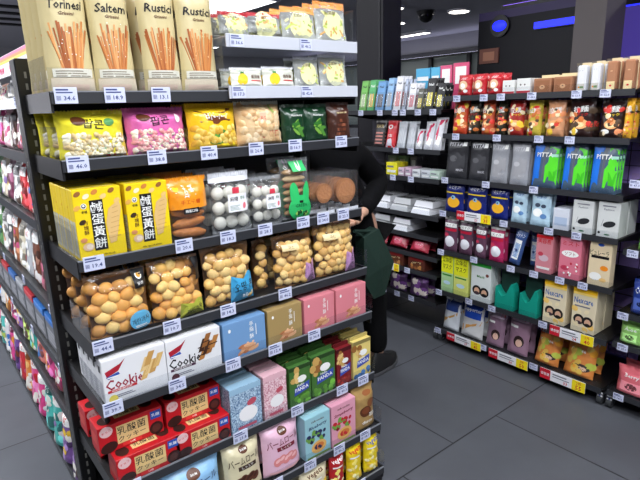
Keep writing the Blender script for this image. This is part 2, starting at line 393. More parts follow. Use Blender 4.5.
for i in range(8):
    zb = EZ[i]; y0 = EY[i]; g = MB()
    g.box(XL, y0+.004, zb+.008, XR, EYB, zb+.0225, BLACK, .002)
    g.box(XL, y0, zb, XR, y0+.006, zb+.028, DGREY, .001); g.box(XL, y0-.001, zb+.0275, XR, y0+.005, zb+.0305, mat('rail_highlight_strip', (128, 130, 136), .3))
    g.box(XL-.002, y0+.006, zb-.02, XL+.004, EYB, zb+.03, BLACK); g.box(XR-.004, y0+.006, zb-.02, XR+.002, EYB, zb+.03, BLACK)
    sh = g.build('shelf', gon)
    f = MB(); hf = .05 if i < 4 else .03
    f.box(XL, y0-.0015, zb+.031, rx0-.01 if i == 0 else XR, y0+.0005, zb+.034+hf, ACR)
    if i < 5:
        s_ = MB(); s_.box(XL-.004, y0+.002, zb+.036, XL-.0025, y0+.17, zb+.034+.075, ACR); s_.build('side_guard', sh)
    s_ = MB(); s_.box(XR+.0025, y0+.002, zb+.036, XR+.004, y0+.12, zb+.034+.06, ACR); s_.build('side_guard', sh)
    f.build('shelf_fence', sh)
    for j, (px, py) in enumerate(zip(TAGS[i], TPY[i])):
        p = hit(px, py, 1, y0-.003)
        price_tag(sh, p.x, y0-.003, zb+.02, 0, seed=i*10+j)
# acrylic riser with two white shelves standing on the top shelf
rz0 = EZ[0]+.0225
rx0 = hit(229, 90, 1, EY[0]-.01).x; rx1 = XR
ris = empty('display_riser', (0, 0, 0)); tag(ris, 'clear acrylic riser with two white shelves on top of the end display', 'display stand')
RIZ = [1.478, 1.620]
for k, z in enumerate(RIZ):
    RWH = mat('riser_white', (196, 199, 208), .45); g = MB(); g.box(rx0, EY[0]-.012, z, rx1-.002, EY[0]-.006, z+.036, RWH, .001); g.box(rx0, EY[0]-.006, z+.027+.005*(1-k), rx1-.002, EY[0]+.195, z+.031+.005*(1-k), RWH)
    o = g.build('shelf', ris)
    for px, py in (((239, 94), (307, 93)), ((237, 44), (306, 49)))[k]:
        p = hit(px, py, 1, EY[0]-.014); price_tag(o, p.x, EY[0]-.0135, z+.018, 0, .046, .034, seed=k*7+px)
g = MB()
for x in (rx0-.0035, rx1-.001):
    g = MB(); g.box(x, EY[0]+.009, rz0+.009, x+.003, EY[0]+.2, 1.76, ACR); g.build('side_panel', ris)
MB().box(rx0, EY[0]+.2, rz0+.009, rx1, EY[0]+.203, 1.76, ACR).build('back_panel', ris)

# ================================================================ LONG GONDOLA behind, and its shelves along the left aisle
LX = .335; LY0, LY1 = EYB+.035, 5.2
LZ = [1.50, 1.325, 1.10, .80, .575, .37, .05]
lon = empty('aisle_shelving'); tag(lon, 'long black aisle shelving with hanging snack bags behind the corner post', 'shelving')
MB().box(.78, LY0, 0, .82, LY1, 1.58, BLACK).build('back_panel', lon)
MB().box(LX+.03, LY0, 0, XR-.02, LY1, .05, BLACK).build('base', lon)
slotted_post(LX-.0, LY1, lon)
for i, z in enumerate(LZ):
    g = MB(); g.box(LX+.004, LY0, z-.012, .78, LY1, z, BLACK); g.box(LX-.004, LY0, z-.03, LX+.004, LY1, z+.004, DGREY if i else WHITE)
    sh = g.build('shelf', lon)
    for k in range(4 if i in (0, 3, 4) else 0): price_tag(sh, LX-.005, LY0+.16+k*.47, z-.011, -PI/2, .045, .032, seed=k+i*11)
for z in (1.32, .9, .5, .1):
    MB().box(.82, LY0, z-.012, XR-.03, LY1, z+.01, BLACK).build('shelf', lon)
# pastel header card standing on the aisle shelving
hs = empty('header_sign'); MB().box(LX+.03, LY0+.04, 1.585, LX+.04, 3.4, 1.655, WPAPER).build('board', hs); tag(hs, 'pale header board with rainbow bands on the aisle shelving', 'sign')
MB().box(LX+.041, LY0+.3, 1.501, LX+.049, LY0+.33, 1.60, BLACK).build('bracket', hs)
g = MB(); g.face(lambda u, v, o: (LX+.03-o, 3.4-u*(3.4-LY0-.04), 1.585+v*.07), 1.58, .07)
for k, c in enumerate(((236, 120, 160), (244, 150, 90), (244, 214, 90))): g.rect(0, .86-k*.12, 1, .98-k*.12, ink(c))
for k in range(8): g.text('wow', .06+k*.125, .3, .36, ink((220, 60, 110)))
g.build('printed_face', hs)

# ================================================================ RACKS on castors along the right
XB = 2.87
PURP = mat('purple_back_panel', (176, 150, 228), .5)
def caster(parent, x, y):
    g = MB(); g.box(x-.02, y-.018, .052, x+.02, y+.018, .06, DGREY)
    for s in (-1, 1): g.box(x-.016, y+s*.015-.002, .022, x+.016, y+s*.015+.002, .055, DGREY)
    g.cyl((x, y-.012, .027), (x, y+.012, .027), .027, .027, mat('grey_rubber', (62, 64, 66), .5), 18); g.cyl((x, y-.013, .027), (x, y+.013, .027), .012, .012, WHITE, 10)
    return g.build('caster', parent)
def rack(name, label, ya, yb, zs, back, lips, tags, grid, fence=None):
    """ya > yb; shelves between"""
    r = empty(name); tag(r, label, 'shelving')
    g = MB(); g.box(XB, yb+.005, .1, XB+.012, ya-.005, 1.5, back)
    for k in range(int((ya-yb)/.1)): g.box(XB-.003, yb+.05+k*.1, .1, XB, yb+.054+k*.1, 1.5, grid)
    for k in range(18): g.box(XB-.003, yb+.005, .14+k*.075, XB, ya-.005, .144+k*.075, grid)
    g.build('back_panel', r)
    for y in (ya-.012, yb+.012):
        MB().box(XB+.013, y-.012, .08, XB+.05, y+.012, 1.5, BLACK, .002).build('upright', r)
        MB().box(RX+.03, y-.012, .06, XB, y+.012, .077, BLACK, .002).build('foot_rail', r)
        caster(r, RX+.035, y); caster(r, XB, y)
        tg = MB(); tg.box(RX+.015, y-.012, .028, RX+.018, y+.012, .066, WPAPER); tg.box(RX+.0142, y-.004, .036, RX+.015, y+.004, .056, TAGB); tg.build('leg_tag', r)
    for i, z in enumerate(zs):
        g = MB(); lx = lips[i]
        g.box(lx+.004, yb+.003, z-.012, XB, ya-.003, z, BLACK); g.box(lx-.002, yb+.003, z-.024, lx+.004, ya-.003, z+.004, DGREY)
        for y in (yb+.006, ya-.006): g.add([(lx+.02, y, z-.012), (XB, y, z-.012), (XB, y, z-.07)], [(0, 1, 2)], BLACK)
        sh = g.build('shelf', r)
        f = MB(); f.box(lx-.003, yb+.003, z+.004, lx-.0015, ya-.003, z+.034, ACR); f.build('shelf_fence', sh)
        for j, (px, py) in enumerate(tags[i]):
            p = hit(px, py, 0, lx-.004); price_tag(sh, lx-.0045, p.y, z-.012, -PI/2, .046, .034, seed=i*9+j+int(ya*100))
    return r
ra = rack('wheeled_rack', 'black wheeled rack with purple back holding noodle snacks and face masks', RA0, RA1, RZ, PURP, [RX]*7,
    [[(457, 97), (484, 96), (501, 95), (532, 94), (577, 91), (606, 89)], [(456, 134), (497, 136), (539, 138), (570, 138)], [(445, 178), (486, 182), (534, 186)],
     [(443, 213), (504, 220), (549, 228), (577, 231)], [(441, 250), (474, 257), (511, 266), (534, 272), (560, 278), (583, 283)], [(439, 290), (469, 299), (492, 306), (543, 322)], [(438, 330), (483, 347), (534, 362)]], mat('purple_grid', (70, 56, 110), .5))
def promo_px(sh, a, b, z, h, seed):
    p = hit(*a, 0, RX-.008); q = hit(*b, 0, RX-.008); promo(sh, p.y, q.y, z, h, RX-.008, seed)
shs = [c for c in ra.children if c.name.startswith('shelf')]
promo_px(shs[3], (457, 212), (491, 219), RZ[3]-.004, .05, 1)
promo_px(shs[5], (550, 328), (594, 340), RZ[5]-.02, .052, 2)
promo_px(shs[6], (447, 338), (481, 346), RZ[6]-.018, .048, 3)
promo_px(shs[6], (489, 350), (528, 363), RZ[6]-.022, .052, 4)
promo_px(shs[6], (540, 374), (585, 392), RZ[6]-.022, .056, 5)
RBZ = [1.41, 1.18, 1.01, .785, .655, .53, .42, .24]
RBL = [RX]*8
rb = rack('wheeled_rack', 'black wheeled rack beside the person, holding cosmetics tools and chocolate boxes', 2.94, 1.952, RBZ, mat('rack_mesh_back', (44, 40, 56), .5), RBL,
    [[(361, 113), (380, 113), (395, 113), (403, 113), (418, 113), (433, 113)], [(396, 150), (411, 150)], [(393, 180), (411, 180)], [], [], [], [(407, 294)], [(384, 308), (397, 313), (411, 318)]], mat('grey_grid', (66, 62, 76), .5))
shb = [c for c in rb.children if c.name.startswith('shelf')]
promo_px(shb[6], (381, 289), (399, 294), RBZ[6]-.012, .05, 6)
RCZ = [1.48, 1.10, .795, .50, .35, .10]
rc = rack('wheeled_rack', 'black wheeled rack cut by the frame edge, holding pink and green packs', .925, .1, RCZ, PURP, [RX]*6,
    [[], [(636, 180)], [(635, 235)], [(623, 315)], [(622, 352)], [(619, 392)]], mat('purple_grid', (70, 56, 110), .5))
# ================================================================ PRODUCT BUILDERS (front towards local -Y, origin at the base of the front)
def rn(seed):
    r = random.Random(seed); a = [(r.uniform(-1, 1), r.uniform(6, 26), r.uniform(6, 26), r.uniform(0, 6)) for _ in range(7)]
    return lambda u, v: sum(p*math.sin(q*u+s*v+t) for p, q, s, t in a)/4
def bag_surf(W, H, T, seed=1, seal=.05, wr=1.0, seal_b=.03):
    nz = rn(seed)
    def prof(u, v):
        pv = max(0, min(1, (1-v-seal*.6)/.22)); pb = max(0, min(1, (v+.05)/.13)); pu = max(0, 1-abs(2*u-1)**2.6)
        s = lambda x: x*x*(3-2*x)
        return s(pv)**.8*s(pb)**.6*pu**.7
    def surf(u, v, o=0, sgn=-1):
        p = prof(u, v); e = 1-p
        d = T/2*p+wr*nz(u, v)*.0035*(.35+.9*e)*min(1, 8*u+.2)*min(1, 8*(1-u)+.2)
        x = (u-.5)*W*(1-.05*math.sin(PI*min(1, max(0, v)))) + .002*wr*nz(v, u)
        return (x, T*.5+sgn*d+(-o if sgn < 0 else o), v*H)
    return surf
def bag(name, W, H, T, front, back=None, seed=1, gfx=None, bands=None, seal=.05, wr=1.0, n=22, sealmat=None, nobody=False):
    """pillow bag; bands = [(v0, v1, material)]"""
    sf = bag_surf(W, H, T, seed, seal, wr); g = MB(); back = back or front
    for sgn, m0 in ((-1, front), (1, back)):
        V = [sf(i/n, j/n, 0, sgn) for j in range(n+1) for i in range(n+1)]
        if sgn > 0:   # weld rims
            for j in range(n+1):
                for i in (0, n): V[j*(n+1)+i] = sf(i/n, j/n, 0, -1)
            for i in range(n+1):
                for j in (0, n): V[j*(n+1)+i] = sf(i/n, j/n, -.0012, -1)
        for j in range(n):
            mm = m0
            if bands:
                for a, b, bm in bands:
                    if a <= (j+.5)/n < b: mm = bm
            F = [(j*(n+1)+i, j*(n+1)+i+1, (j+1)*(n+1)+i+1, (j+1)*(n+1)+i) for i in range(n)]
            if sgn > 0: F = [f[::-1] for f in F]
            b0 = len(g.v)
            if j == 0: g.v += V; base = b0
            k = g.mi(mm)
            for f in F: g.f.append(tuple(base+q for q in f)); g.m.append(k); g.sm.append(True)
    g.face(sf, W, H, True)
    if gfx: gfx(g)
    o = g.build(name)
    if sealmat:   # crimped top seal
        s = MB(); N = 40
        V = []
        for j, v in enumerate((1-seal, 1.0, 1.02)):
            for i in range(N+1):
                x, y, z = sf(i/N, min(v, 1), .0014); V.append((x, y-.0008*(i % 2), z+(.004*(i % 2) if j == 2 else 0)+(.002 if j == 2 else 0)))
        s.add(V, [(j*(N+1)+i, j*(N+1)+i+1, (j+1)*(N+1)+i+1, (j+1)*(N+1)+i) for j in range(2) for i in range(N)], sealmat)
        s.build('crimped_seal', o)
    return o
def carton(name, W, H, D, m, gfx=None, side=None, top=None, sidegfx=None, topgfx=None, lid=True):
    g = MB(); g.box(-W/2, 0, 0, W/2, D, H, m, .0012, mx=side, mz=top)
    if gfx: g.face(lambda u, v, o: ((u-.5)*W, -o, v*H), W, H); gfx(g)
    if sidegfx: g.face(lambda u, v, o: (-W/2-o, D*(1-u), v*H), D, H); sidegfx(g)
    if topgfx: g.face(lambda u, v, o: ((u-.5)*W, D*v, H+o), W, D); topgfx(g)
    o = g.build(name)
    if lid:
        f = MB(); f.box(-W/2+.001, .001, H, W/2-.001, D-.001, H+.0008, top or side or m); f.box(-W/2+.01, D*.48, H+.0007, W/2-.01, D*.5, H+.0012, ink((150, 150, 150)))
        f.build('lid_flap', o)
    return o
def label_on(o, sf, W, H, u0, v0, u1, v1, m, gfx=None, name='label', lab=None, shape='rect', off=.007):
    """a sticker as a part of its own, following the pack's front"""
    g = MB(); sub = lambda u, v, k: sf(u0+(u1-u0)*u, v0+(v1-v0)*v, off+k)
    g.face(sub, W*(u1-u0), H*(v1-v0), True)
    if shape == 'rect': g.rect(0, 0, 1, 1, m)
    elif shape == 'round': g.ell(.5, .5, .5, .5*(H*(v1-v0))/(W*(u1-u0)), m, n=24)
    elif shape == 'bunny':
        g.ell(.5, .3, .46, .42, m, n=24); g.ell(.26, .72, .16, .42, m, .12, 18); g.ell(.74, .72, .16, .42, m, -.12, 18)
    elif shape == 'wave':
        n = 20; P = [(0, 0), (1, 0)]+[(1-i/n, .8+.16*math.sin(i/n*7)) for i in range(n+1)]; g.poly(P, m)
    if gfx: gfx(g)
    p = g.build(name, o)
    if lab: p['label'] = lab
    return p
W_ = ink((244, 244, 240)); K_ = ink((24, 22, 24)); R_ = ink((204, 26, 36)); G_ = ink((60, 130, 50)); BR_ = ink((92, 50, 28)); CRE = ink((236, 214, 160))
TAN = ink((206, 150, 84)); GOLD = ink((214, 160, 60)); YE_ = ink((248, 216, 30)); OR_ = ink((240, 140, 30)); PK_ = ink((232, 120, 160)); BL_ = ink((40, 80, 170)); LB_ = ink((120, 180, 220)); PUR_ = ink((110, 70, 150))
ALLP = []

def ez(i): return EZ[i]+.023
def E(i, bl, tr, dy=.012, br=None):
    """span on end-display shelf i: left/bottom pixel and right/top pixel of the front"""
    Y = EY[i]+dy; a = hit(*bl, 1, Y); b = hit(*tr, 1, Y)
    return (a.x+b.x)/2, b.x-a.x, b.z-ez(i), Y
def R(i, bl, tr, dx=.012, zs=RZ):
    X = RX+dx; a = hit(*bl, 0, X); b = hit(*tr, 0, X)
    return (a.y+b.y)/2, a.y-b.y, b.z-zs[i]-.001, X
RBZ_ = [1.41, 1.18, 1.01, .785, .655, .53, .42, .24]
ORD = ['front', 'second', 'third', 'fourth', 'fifth']
def settle(o, z):
    """rest a placed thing on height z"""
    lo = 1e9
    def low(m, M):
        a = np.empty(len(m.vertices)*3); m.vertices.foreach_get('co', a); a = a.reshape(-1, 3)
        r = np.array(M); return float((a @ r[2, :3]+r[2, 3]).min())
    M0 = Matrix.LocRotScale(None, o.rotation_euler, o.scale); lo = low(o.data, M0) if o.data else 1e9
    for c in o.children:
        if c.data: lo = min(lo, low(c.data, M0 @ Matrix.LocRotScale(c.location, c.rotation_euler, c.scale)))
    o.location.z = z-lo
def extent(o):
    M0 = Matrix.LocRotScale(o.location, o.rotation_euler, o.scale); A = []
    def pts(m, M):
        a = np.empty(len(m.vertices)*3); m.vertices.foreach_get('co', a); r = np.array(M); A.append(a.reshape(-1, 3) @ r[:3, :3].T+r[:3, 3])
    if o.data: pts(o.data, M0)
    for c in o.children:
        if c.data: pts(c.data, M0 @ Matrix.LocRotScale(c.location, c.rotation_euler, c.scale))
    A = np.concatenate(A); return A.min(0), A.max(0)
def fit(o, zfloor, ztop, ax, lo, hi):
    """keep a placed pack on its shelf: under the board above and between the side brackets"""
    settle(o, zfloor); a, b = extent(o)
    if b[2] > ztop: o.scale.z *= (ztop-zfloor)/(b[2]-zfloor); settle(o, zfloor); a, b = extent(o)
    if b[ax]-a[ax] > hi-lo: o.scale.x *= .98*(hi-lo)/(b[ax]-a[ax]); a, b = extent(o)
    if a[ax] < lo: o.location[ax] += lo-a[ax]
    if b[ax] > hi: o.location[ax] -= b[ax]-hi
def put_e(i, o, sp, label, cat, group=None, behind=0, D=.05, lean=0, dz=0, roll=0, rz=0, bl=None):
    """place on the end display; 'behind' copies stand in the same row behind it"""
    cx, W, Hh, Y = sp
    out = [o]
    place(o, cx, Y, ez(i)+.0005+dz, rz, lean, roll)
    fit(o, ez(i)+.0006+dz, EZ[i-1]+.004 if i else 9, 0, XL+.008, XR-.006 if i else rx0-.004)
    tag(o, label, cat, group)
    for k in range(behind):
        c = dup(o); place(c, o.location.x, Y+D*(k+1), o.location.z, rz, lean, roll)
        tag(c, (bl or label)+', '+ORD[k+1]+' back', cat, group); out.append(c)
    return out
def put_r(i, o, sp, label, cat, group=None, behind=0, D=.05, lean=0, dz=0, zs=RZ, bl=None, roll=0):
    cy, W, Hh, X = sp
    place(o, X, cy, 0, -PI/2, lean, roll); yr = {id(RZ): (RA1, RA0), id(RBZ_): (1.952, 2.94)}.get(id(zs), (.1, .925)); fit(o, zs[i]+.0008+dz, zs[i-1]-.015 if i else 9, 1, yr[0]+.012, yr[1]-.012); cy = o.location.y; tag(o, label, cat, group)
    for k in range(behind):
        c = dup(o); place(c, X+D*(k+1), cy, o.location.z, -PI/2, lean, roll)
        tag(c, (bl or label)+', '+ORD[k+1]+' back', cat, group)
    return o

# ---------------------------------------------------------------- top shelf: breadsticks
KRAFT = mat('kraft_film', (206, 190, 142), .36, bump=.15, bscale=14)
def sticks(kind, seed):
    def f(g):
        r = random.Random(seed)
        cols = [ink(c) for c in ((188, 114, 58), (206, 134, 72), (166, 90, 42), (220, 160, 100))]
        g.text(kind, .52, .665 if kind[0] in 'ST' else .70, .07, K_, it=.15, w=.74); g.text('Grissini', .52, .60 if kind[0] in 'ST' else .63, .026, BR_, it=.2, w=.4)
        for k in range(26):
            u0 = .24+.52*((k*7) % 26)/25+r.uniform(-.02, .02); u1 = .5+(u0-.5)*1.5+r.uniform(-.07, .07); top = r.uniform(.44, .555)
            g.line(.5+(u0-.5)*.75, .16, u1, top, r.uniform(.03, .05), r.choice(cols))
        for k in range(14):
            t = r.uniform(.25, .55); g.ell(.5+r.uniform(-.25, .25), t, .012, .012, W_ if kind != 'Rustici' else CRE, n=6)
        g.rect(.08, .125, .92, .19, ink((226, 222, 206)), 6); g.barcode(.14, .13, .88, .185, ink((150, 140, 120)), 3)
        g.rect(.04, .0, .96, .12, ink((222, 206, 180)), 6); g.rect(.1, .03, .8, .07, ink((228, 200, 180)))
    return f
bs = [('Torinesi', (51, 92), (99, 91), 'kraft breadstick bag leftmost on top of the end display', 3), ('Saltem', (100, 92), (141, 91), 'kraft breadstick bag second from the left on the top shelf', 3),
      ('Rustici', (149, 91), (186, 90), 'kraft bag of coarse breadsticks just right of the gap on the top shelf', 2), ('Rustici', (188, 90), (224, 89), 'kraft bag of coarse breadsticks against the white riser', 2)]
for k, (nm, a, b, lb, beh) in enumerate(bs):
    Y = EY[0]+.02; p = hit(*a, 1, Y); q = hit(*b, 1, Y); W = q.x-p.x; H = .31
    o = bag('breadstick_bag', W*1.0, H, .05, KRAFT, seed=11+k, gfx=sticks(nm, k+1), seal=.04, wr=.7, sealmat=KRAFT)
    put_e(0, o, ((p.x+q.x)/2, W, H, Y), lb, 'breadsticks', 'breadstick bags on the top shelf', beh, .065, lean=.05)
# ---------------------------------------------------------------- riser: pineapple cakes and crackers
PALE = mat('pale_film', (214, 214, 200), .3, bump=.6, bscale=30)
def pine(g):
    g.ell(.3, .36, .15, .15, ink((238, 196, 40))); g.poly([(.24, .6), (.18, .86), (.28, .74), (.3, .95), (.34, .74), (.42, .86), (.36, .6)], G_)
    g.text('鳳梨酥', .72, .5, .2, BR_, w=.36); g.rect(.55, .25, .92, .3, R_)
def greens(seed, topc):
    def f(g):
        r = random.Random(seed)
        if topc: g.rect(.0, .84, 1, .99, ink(topc))
        g.ell(.5, .42, .34, .34, ink((226, 224, 170))); k0 = g.k
        for k in range(26):
            g.k = k0+k % 8; u = .5+r.uniform(-.36, .36); v = .4+r.uniform(-.28, .3); g.line(u, v, u+r.uniform(-.14, .14), v+r.uniform(-.16, .16), .05, ink(r.choice(((190, 204, 96), (236, 228, 170), (150, 176, 70), (206, 160, 90), (226, 214, 150)))))
        g.k = k0+9; g.text('蔬菜餅', .4, .72, .1, ink((90, 60, 40)), w=.5)
    return f
def RI(k, bl, tr):
    Y = EY[0]+.012; a = hit(*bl, 1, Y); b = hit(*tr, 1, Y); return (a.x+b.x)/2, b.x-a.x, b.z-RIZ[k]-.031, Y
def put_ri(k, o, sp, lb, cat, grp, beh=1, D=.06, lean=.12):
    place(o, sp[0], sp[3], RIZ[k]+.032, 0, lean); fit(o, RIZ[k]+.0318+.005*(1-k), RIZ[k+1]+.02 if k == 0 else 9, 0, rx0+.003, rx1-.004); tag(o, lb, cat, grp)
    for j in range(beh):
        c = dup(o); place(c, o.location.x, sp[3]+D*(j+1), o.location.z, 0, lean); tag(c, lb+', '+ORD[j+1]+' back', cat, grp)
for k, (a, b) in enumerate((((234, 88), (265, 71)), ((266, 88), (297, 70)))):
    sp = RI(0, a, b); o = bag('pineapple_cake_bag', sp[1], sp[2], .035, PALE, seed=31+k, gfx=pine, sealmat=WHITE)
    put_ri(0, o, sp, ('white pineapple cake bag at the left end of the lower riser shelf', 'white pineapple cake bag beside the green cracker bags on the lower riser')[k], 'cake bag', 'pineapple cake bags', 1)
for k, (a, b) in enumerate((((298, 88), (322, 60)), ((323, 88), (350, 58)))):
    sp = RI(0, a, b); o = bag('cracker_bag', sp[1], sp[2], .035, FILMW, PALE, seed=41+k, gfx=greens(k, None), sealmat=WHITE)
    put_ri(0, o, sp, ('clear bag of green vegetable crackers right of the pineapple cakes', 'clear bag of green vegetable crackers at the lower riser right end')[k], 'cracker bag', 'vegetable cracker bags', 1, .05)
for k, (a, b, c, lb) in enumerate((((222, 42), (251, 17), (176, 40, 50), 'pale cracker bag with a red top at the upper riser left end'), ((252, 43), (284, 22), (190, 50, 60), 'pale cracker bag with red header, shortest on the upper riser'),
                                  ((286, 45), (319, 12), (226, 150, 70), 'clear cracker bag with an orange top beside the tallest cracker bag'), ((320, 46), (350, 4), (222, 140, 60), 'tallest orange-topped cracker bag on the riser right end'))):
    sp = RI(1, a, b); o = bag('cracker_bag', sp[1], sp[2], .04, FILMW, PALE, seed=51+k, gfx=greens(k+5, c), sealmat=foil(c))
    put_ri(1, o, sp, lb, 'cracker bag', 'vegetable cracker bags', 2 if k else 1, .055)

# ---------------------------------------------------------------- second shelf: popcorn and puffs
POP = [ink(c) for c in ((240, 228, 190), (226, 206, 160), (248, 240, 214), (214, 184, 130))]
PPOP = [ink(c) for c in ((240, 214, 190), (236, 176, 170), (248, 236, 220), (230, 150, 150))]
def popc(g):
    g.blobs(.06, .06, .94, .5, .045, POP, 150, .004); g.text('팝콘', .48, .72, .2, K_, w=.4, rot=-.1); g.ell(.28, .8, .1, .07, BR_); g.ell(.72, .75, .08, .06, ink((90, 150, 90)))
    g.ell(.62, .16, .09, .07, ink((150, 190, 150))); g.rect(.6, .03, .95, .07, R_)
def popp(g):
    g.blobs(.06, .06, .94, .5, .042, PPOP, 150, .004); g.text('팝콘', .5, .72, .2, K_, w=.38, rot=.1); g.ell(.25, .8, .1, .06, BR_); g.ell(.82, .76, .05, .07, W_)
def bana(g):
    g.poly([(.12, .86), (.9, .92), (.82, .62), (.5, .55), (.2, .6)], ink((110, 56, 24))); g.text('바나나', .52, .74, .17, W_, w=.6, rot=.06)
    g.blobs(.06, .1, .94, .5, .07, [ink((236, 190, 70)), ink((222, 168, 50)), ink((246, 214, 110))], 60, .003); g.ell(.5, .27, .22, .13, G_, .2); g.ell(.46, .25, .1, .06, ink((110, 170, 60)), .2); g.rect(.55, .04, .95, .12, YE_)
def okor(g):
    g.blobs(.05, .05, .95, .92, .08, [ink((226, 190, 140)), ink((236, 208, 166)), ink((214, 170, 120))], 70, .003); g.poly([(.3, .8), (.7, .85), (.72, .5), (.34, .5)], ink((240, 190, 160)))
    g.text('인간사료', .58, .24, .17, R_, w=.62); g.text('옥수수', .55, .62, .09, ink((200, 90, 60)), w=.34); g.ell(.8, .85, .1, .1, ink((160, 180, 90)))
def dgreen(g):
    g.text('도시락', .45, .86, .06, W_, w=.6); g.text('Nutriberry', .5, .72, .07, W_, w=.7)
    for a in range(9): g.ell(.5+.13*math.cos(a*2.1), .38+.14*math.sin(a*1.7), .17, .055, ink(((90, 150, 60), (130, 180, 70), (50, 110, 40))[a % 3]), a*.8)
def browny(g):
    g.text('유기농', .5, .84, .06, W_, w=.4); g.text('cacao nibs', .5, .74, .06, CRE, w=.7)
    for a in range(10): g.rect(.2+.07*(a % 4)+.04*(a//4), .12+.12*(a//3), .42+.07*(a % 4), .2+.12*(a//3), ink(((120, 66, 44), (150, 86, 60), (96, 50, 34))[a % 3]))
FY = foil((230, 216, 52)); FP = foil((218, 104, 168))
sp = E(1, (60, 161), (131, 111)); o = bag('popcorn_bag', sp[1]*.92, sp[2], .085, FY, seed=61, gfx=popc, sealmat=FY); put_e(1, o, sp, 'yellow popcorn bag at the left end of the second shelf', 'popcorn', 'yellow popcorn bags', 2, .105, lean=.12, rz=.0)
sp = E(1, (131, 160), (193, 108)); o = bag('popcorn_bag', sp[1]*.92, sp[2], .085, FP, seed=62, gfx=popp, sealmat=FP); put_e(1, o, sp, 'pink popcorn bag on the second shelf', 'popcorn', 'pink popcorn bags', 1, .115, lean=.12)
F_ = foil((240, 192, 30)); sp = E(1, (194, 155), (242, 104)); o = bag('banana_snack_bag', sp[1]*.97, sp[2], .07, F_, seed=63, gfx=bana, sealmat=F_); put_e(1, o, sp, 'golden yellow banana puff bag with a green leaf, second shelf', 'snack bag', 'banana puff bags', 1, .09, lean=.1)
F_ = foil((220, 186, 140)); sp = E(1, (243, 150), (286, 103)); o = bag('corn_snack_bag', sp[1], sp[2], .07, F_, seed=64, gfx=okor, sealmat=PALE); put_e(1, o, sp, 'beige puffed corn bag with red lettering, second shelf', 'snack bag', 'puffed corn bags', 1, .09, lean=.1)
F_ = foil((24, 58, 36)); sp = E(1, (287, 147), (310, 105)); o = bag('dried_leaf_bag', sp[1]*.99, sp[2], .05, F_, seed=65, gfx=dgreen, sealmat=F_); put_e(1, o, sp, 'dark green snack pouch touching the beige puffed corn bag', 'snack bag', 'dark green pouches', 1, .07, lean=.08)
sp = E(1, (308, 146), (332, 105)); o = bag('dried_leaf_bag', sp[1]*.98, sp[2], .05, F_, seed=66, gfx=dgreen, sealmat=F_); put_e(1, o, sp, 'dark green snack pouch next to the brown pouch', 'snack bag', 'dark green pouches', 1, .07, lean=.08)
F_ = foil((72, 40, 30)); sp = E(1, (333, 143), (354, 103)); o = bag('chocolate_snack_bag', sp[1], sp[2], .05, F_, seed=67, gfx=browny, sealmat=F_); put_e(1, o, sp, 'brown cacao pouch at the right end of the second shelf', 'snack bag', 'brown pouches', 1, .07, lean=.08)

# ---------------------------------------------------------------- third shelf
YB = card((240, 208, 22))
def eggroll(g):
    for u, v, c in ((.1, .94, (150, 96, 50)), (.27, .9, (244, 230, 190)), (.45, .95, (206, 130, 60)), (.62, .88, (240, 200, 130)), (.8, .95, (150, 96, 50)), (.9, .8, (230, 190, 110)), (.14, .55, (60, 46, 30)), (.06, .75, (226, 170, 80))):
        g.ell(u, v, .075, .05, ink(c), .5)
    g.rect(.32, .13, .6, .84, K_); g.text('鹹蛋黃餅', .46, .485, .15, W_, vert=True, w=.25)
    g.ell(.2, .77, .06, .06, W_); g.ell(.2, .77, .045, .045, K_); g.ell(.2, .775, .025, .025, W_); g.text('老楊', .2, .69, .04, K_, w=.12)
    g.text('方塊酥', .2, .47, .06, BR_, vert=True, w=.1)
    g.poly([(.66, .2), (.8, .22), (.97, .7), (.93, .8), (.7, .7), (.62, .5)], ink((222, 184, 120)))
    for k in range(7): g.line(.66+.02*k, .28+.07*k, .9, .3+.07*k, .012, ink((196, 150, 86)))
    g.ell(.2, .2, .12, .09, ink((226, 190, 150))); g.ell(.22, .2, .07, .06, ink((240, 220, 200))); g.ell(.12, .3, .07, .05, ink((210, 140, 90))); g.text('salty egg yolk biscuit', .5, .06, .03, K_, w=.6)
def yside(g):
    g.rect(.05, .05, .95, .56, ink((198, 196, 176))); g.barcode(.1, .1, .9, .52, ink((140, 138, 120)), 14); g.rect(.47, 0, .53, 1, ink((222, 190, 20)))
for k, (a, b, lb) in enumerate((((80, 259), (122, 182), 'yellow salted egg biscuit box at the third shelf left end'), ((131, 252), (165, 177), 'yellow salted egg biscuit box beside the orange pastry bag'))):
    sp = E(2, a, b, .012); W = sp[1] if k else sp[1]
    p = hit(a[0], a[1]-2, 1, sp[3]); q = hit(128 if k == 0 else 173, 252 if k == 0 else 245, 1, sp[3]); W = q.x-p.x-.002
    o = carton('biscuit_box', W, .184, .055, YB, eggroll, sidegfx=yside)
    put_e(2, o, ((p.x+q.x)/2, W, .2, sp[3]), lb, 'biscuit box', 'yellow salted egg biscuit boxes', 3, .058)
def film_pack(name, W, H, T, seed, film=FILM, back=None): return bag(name, W, H, T, film, back or film, seed=seed, seal=.06)
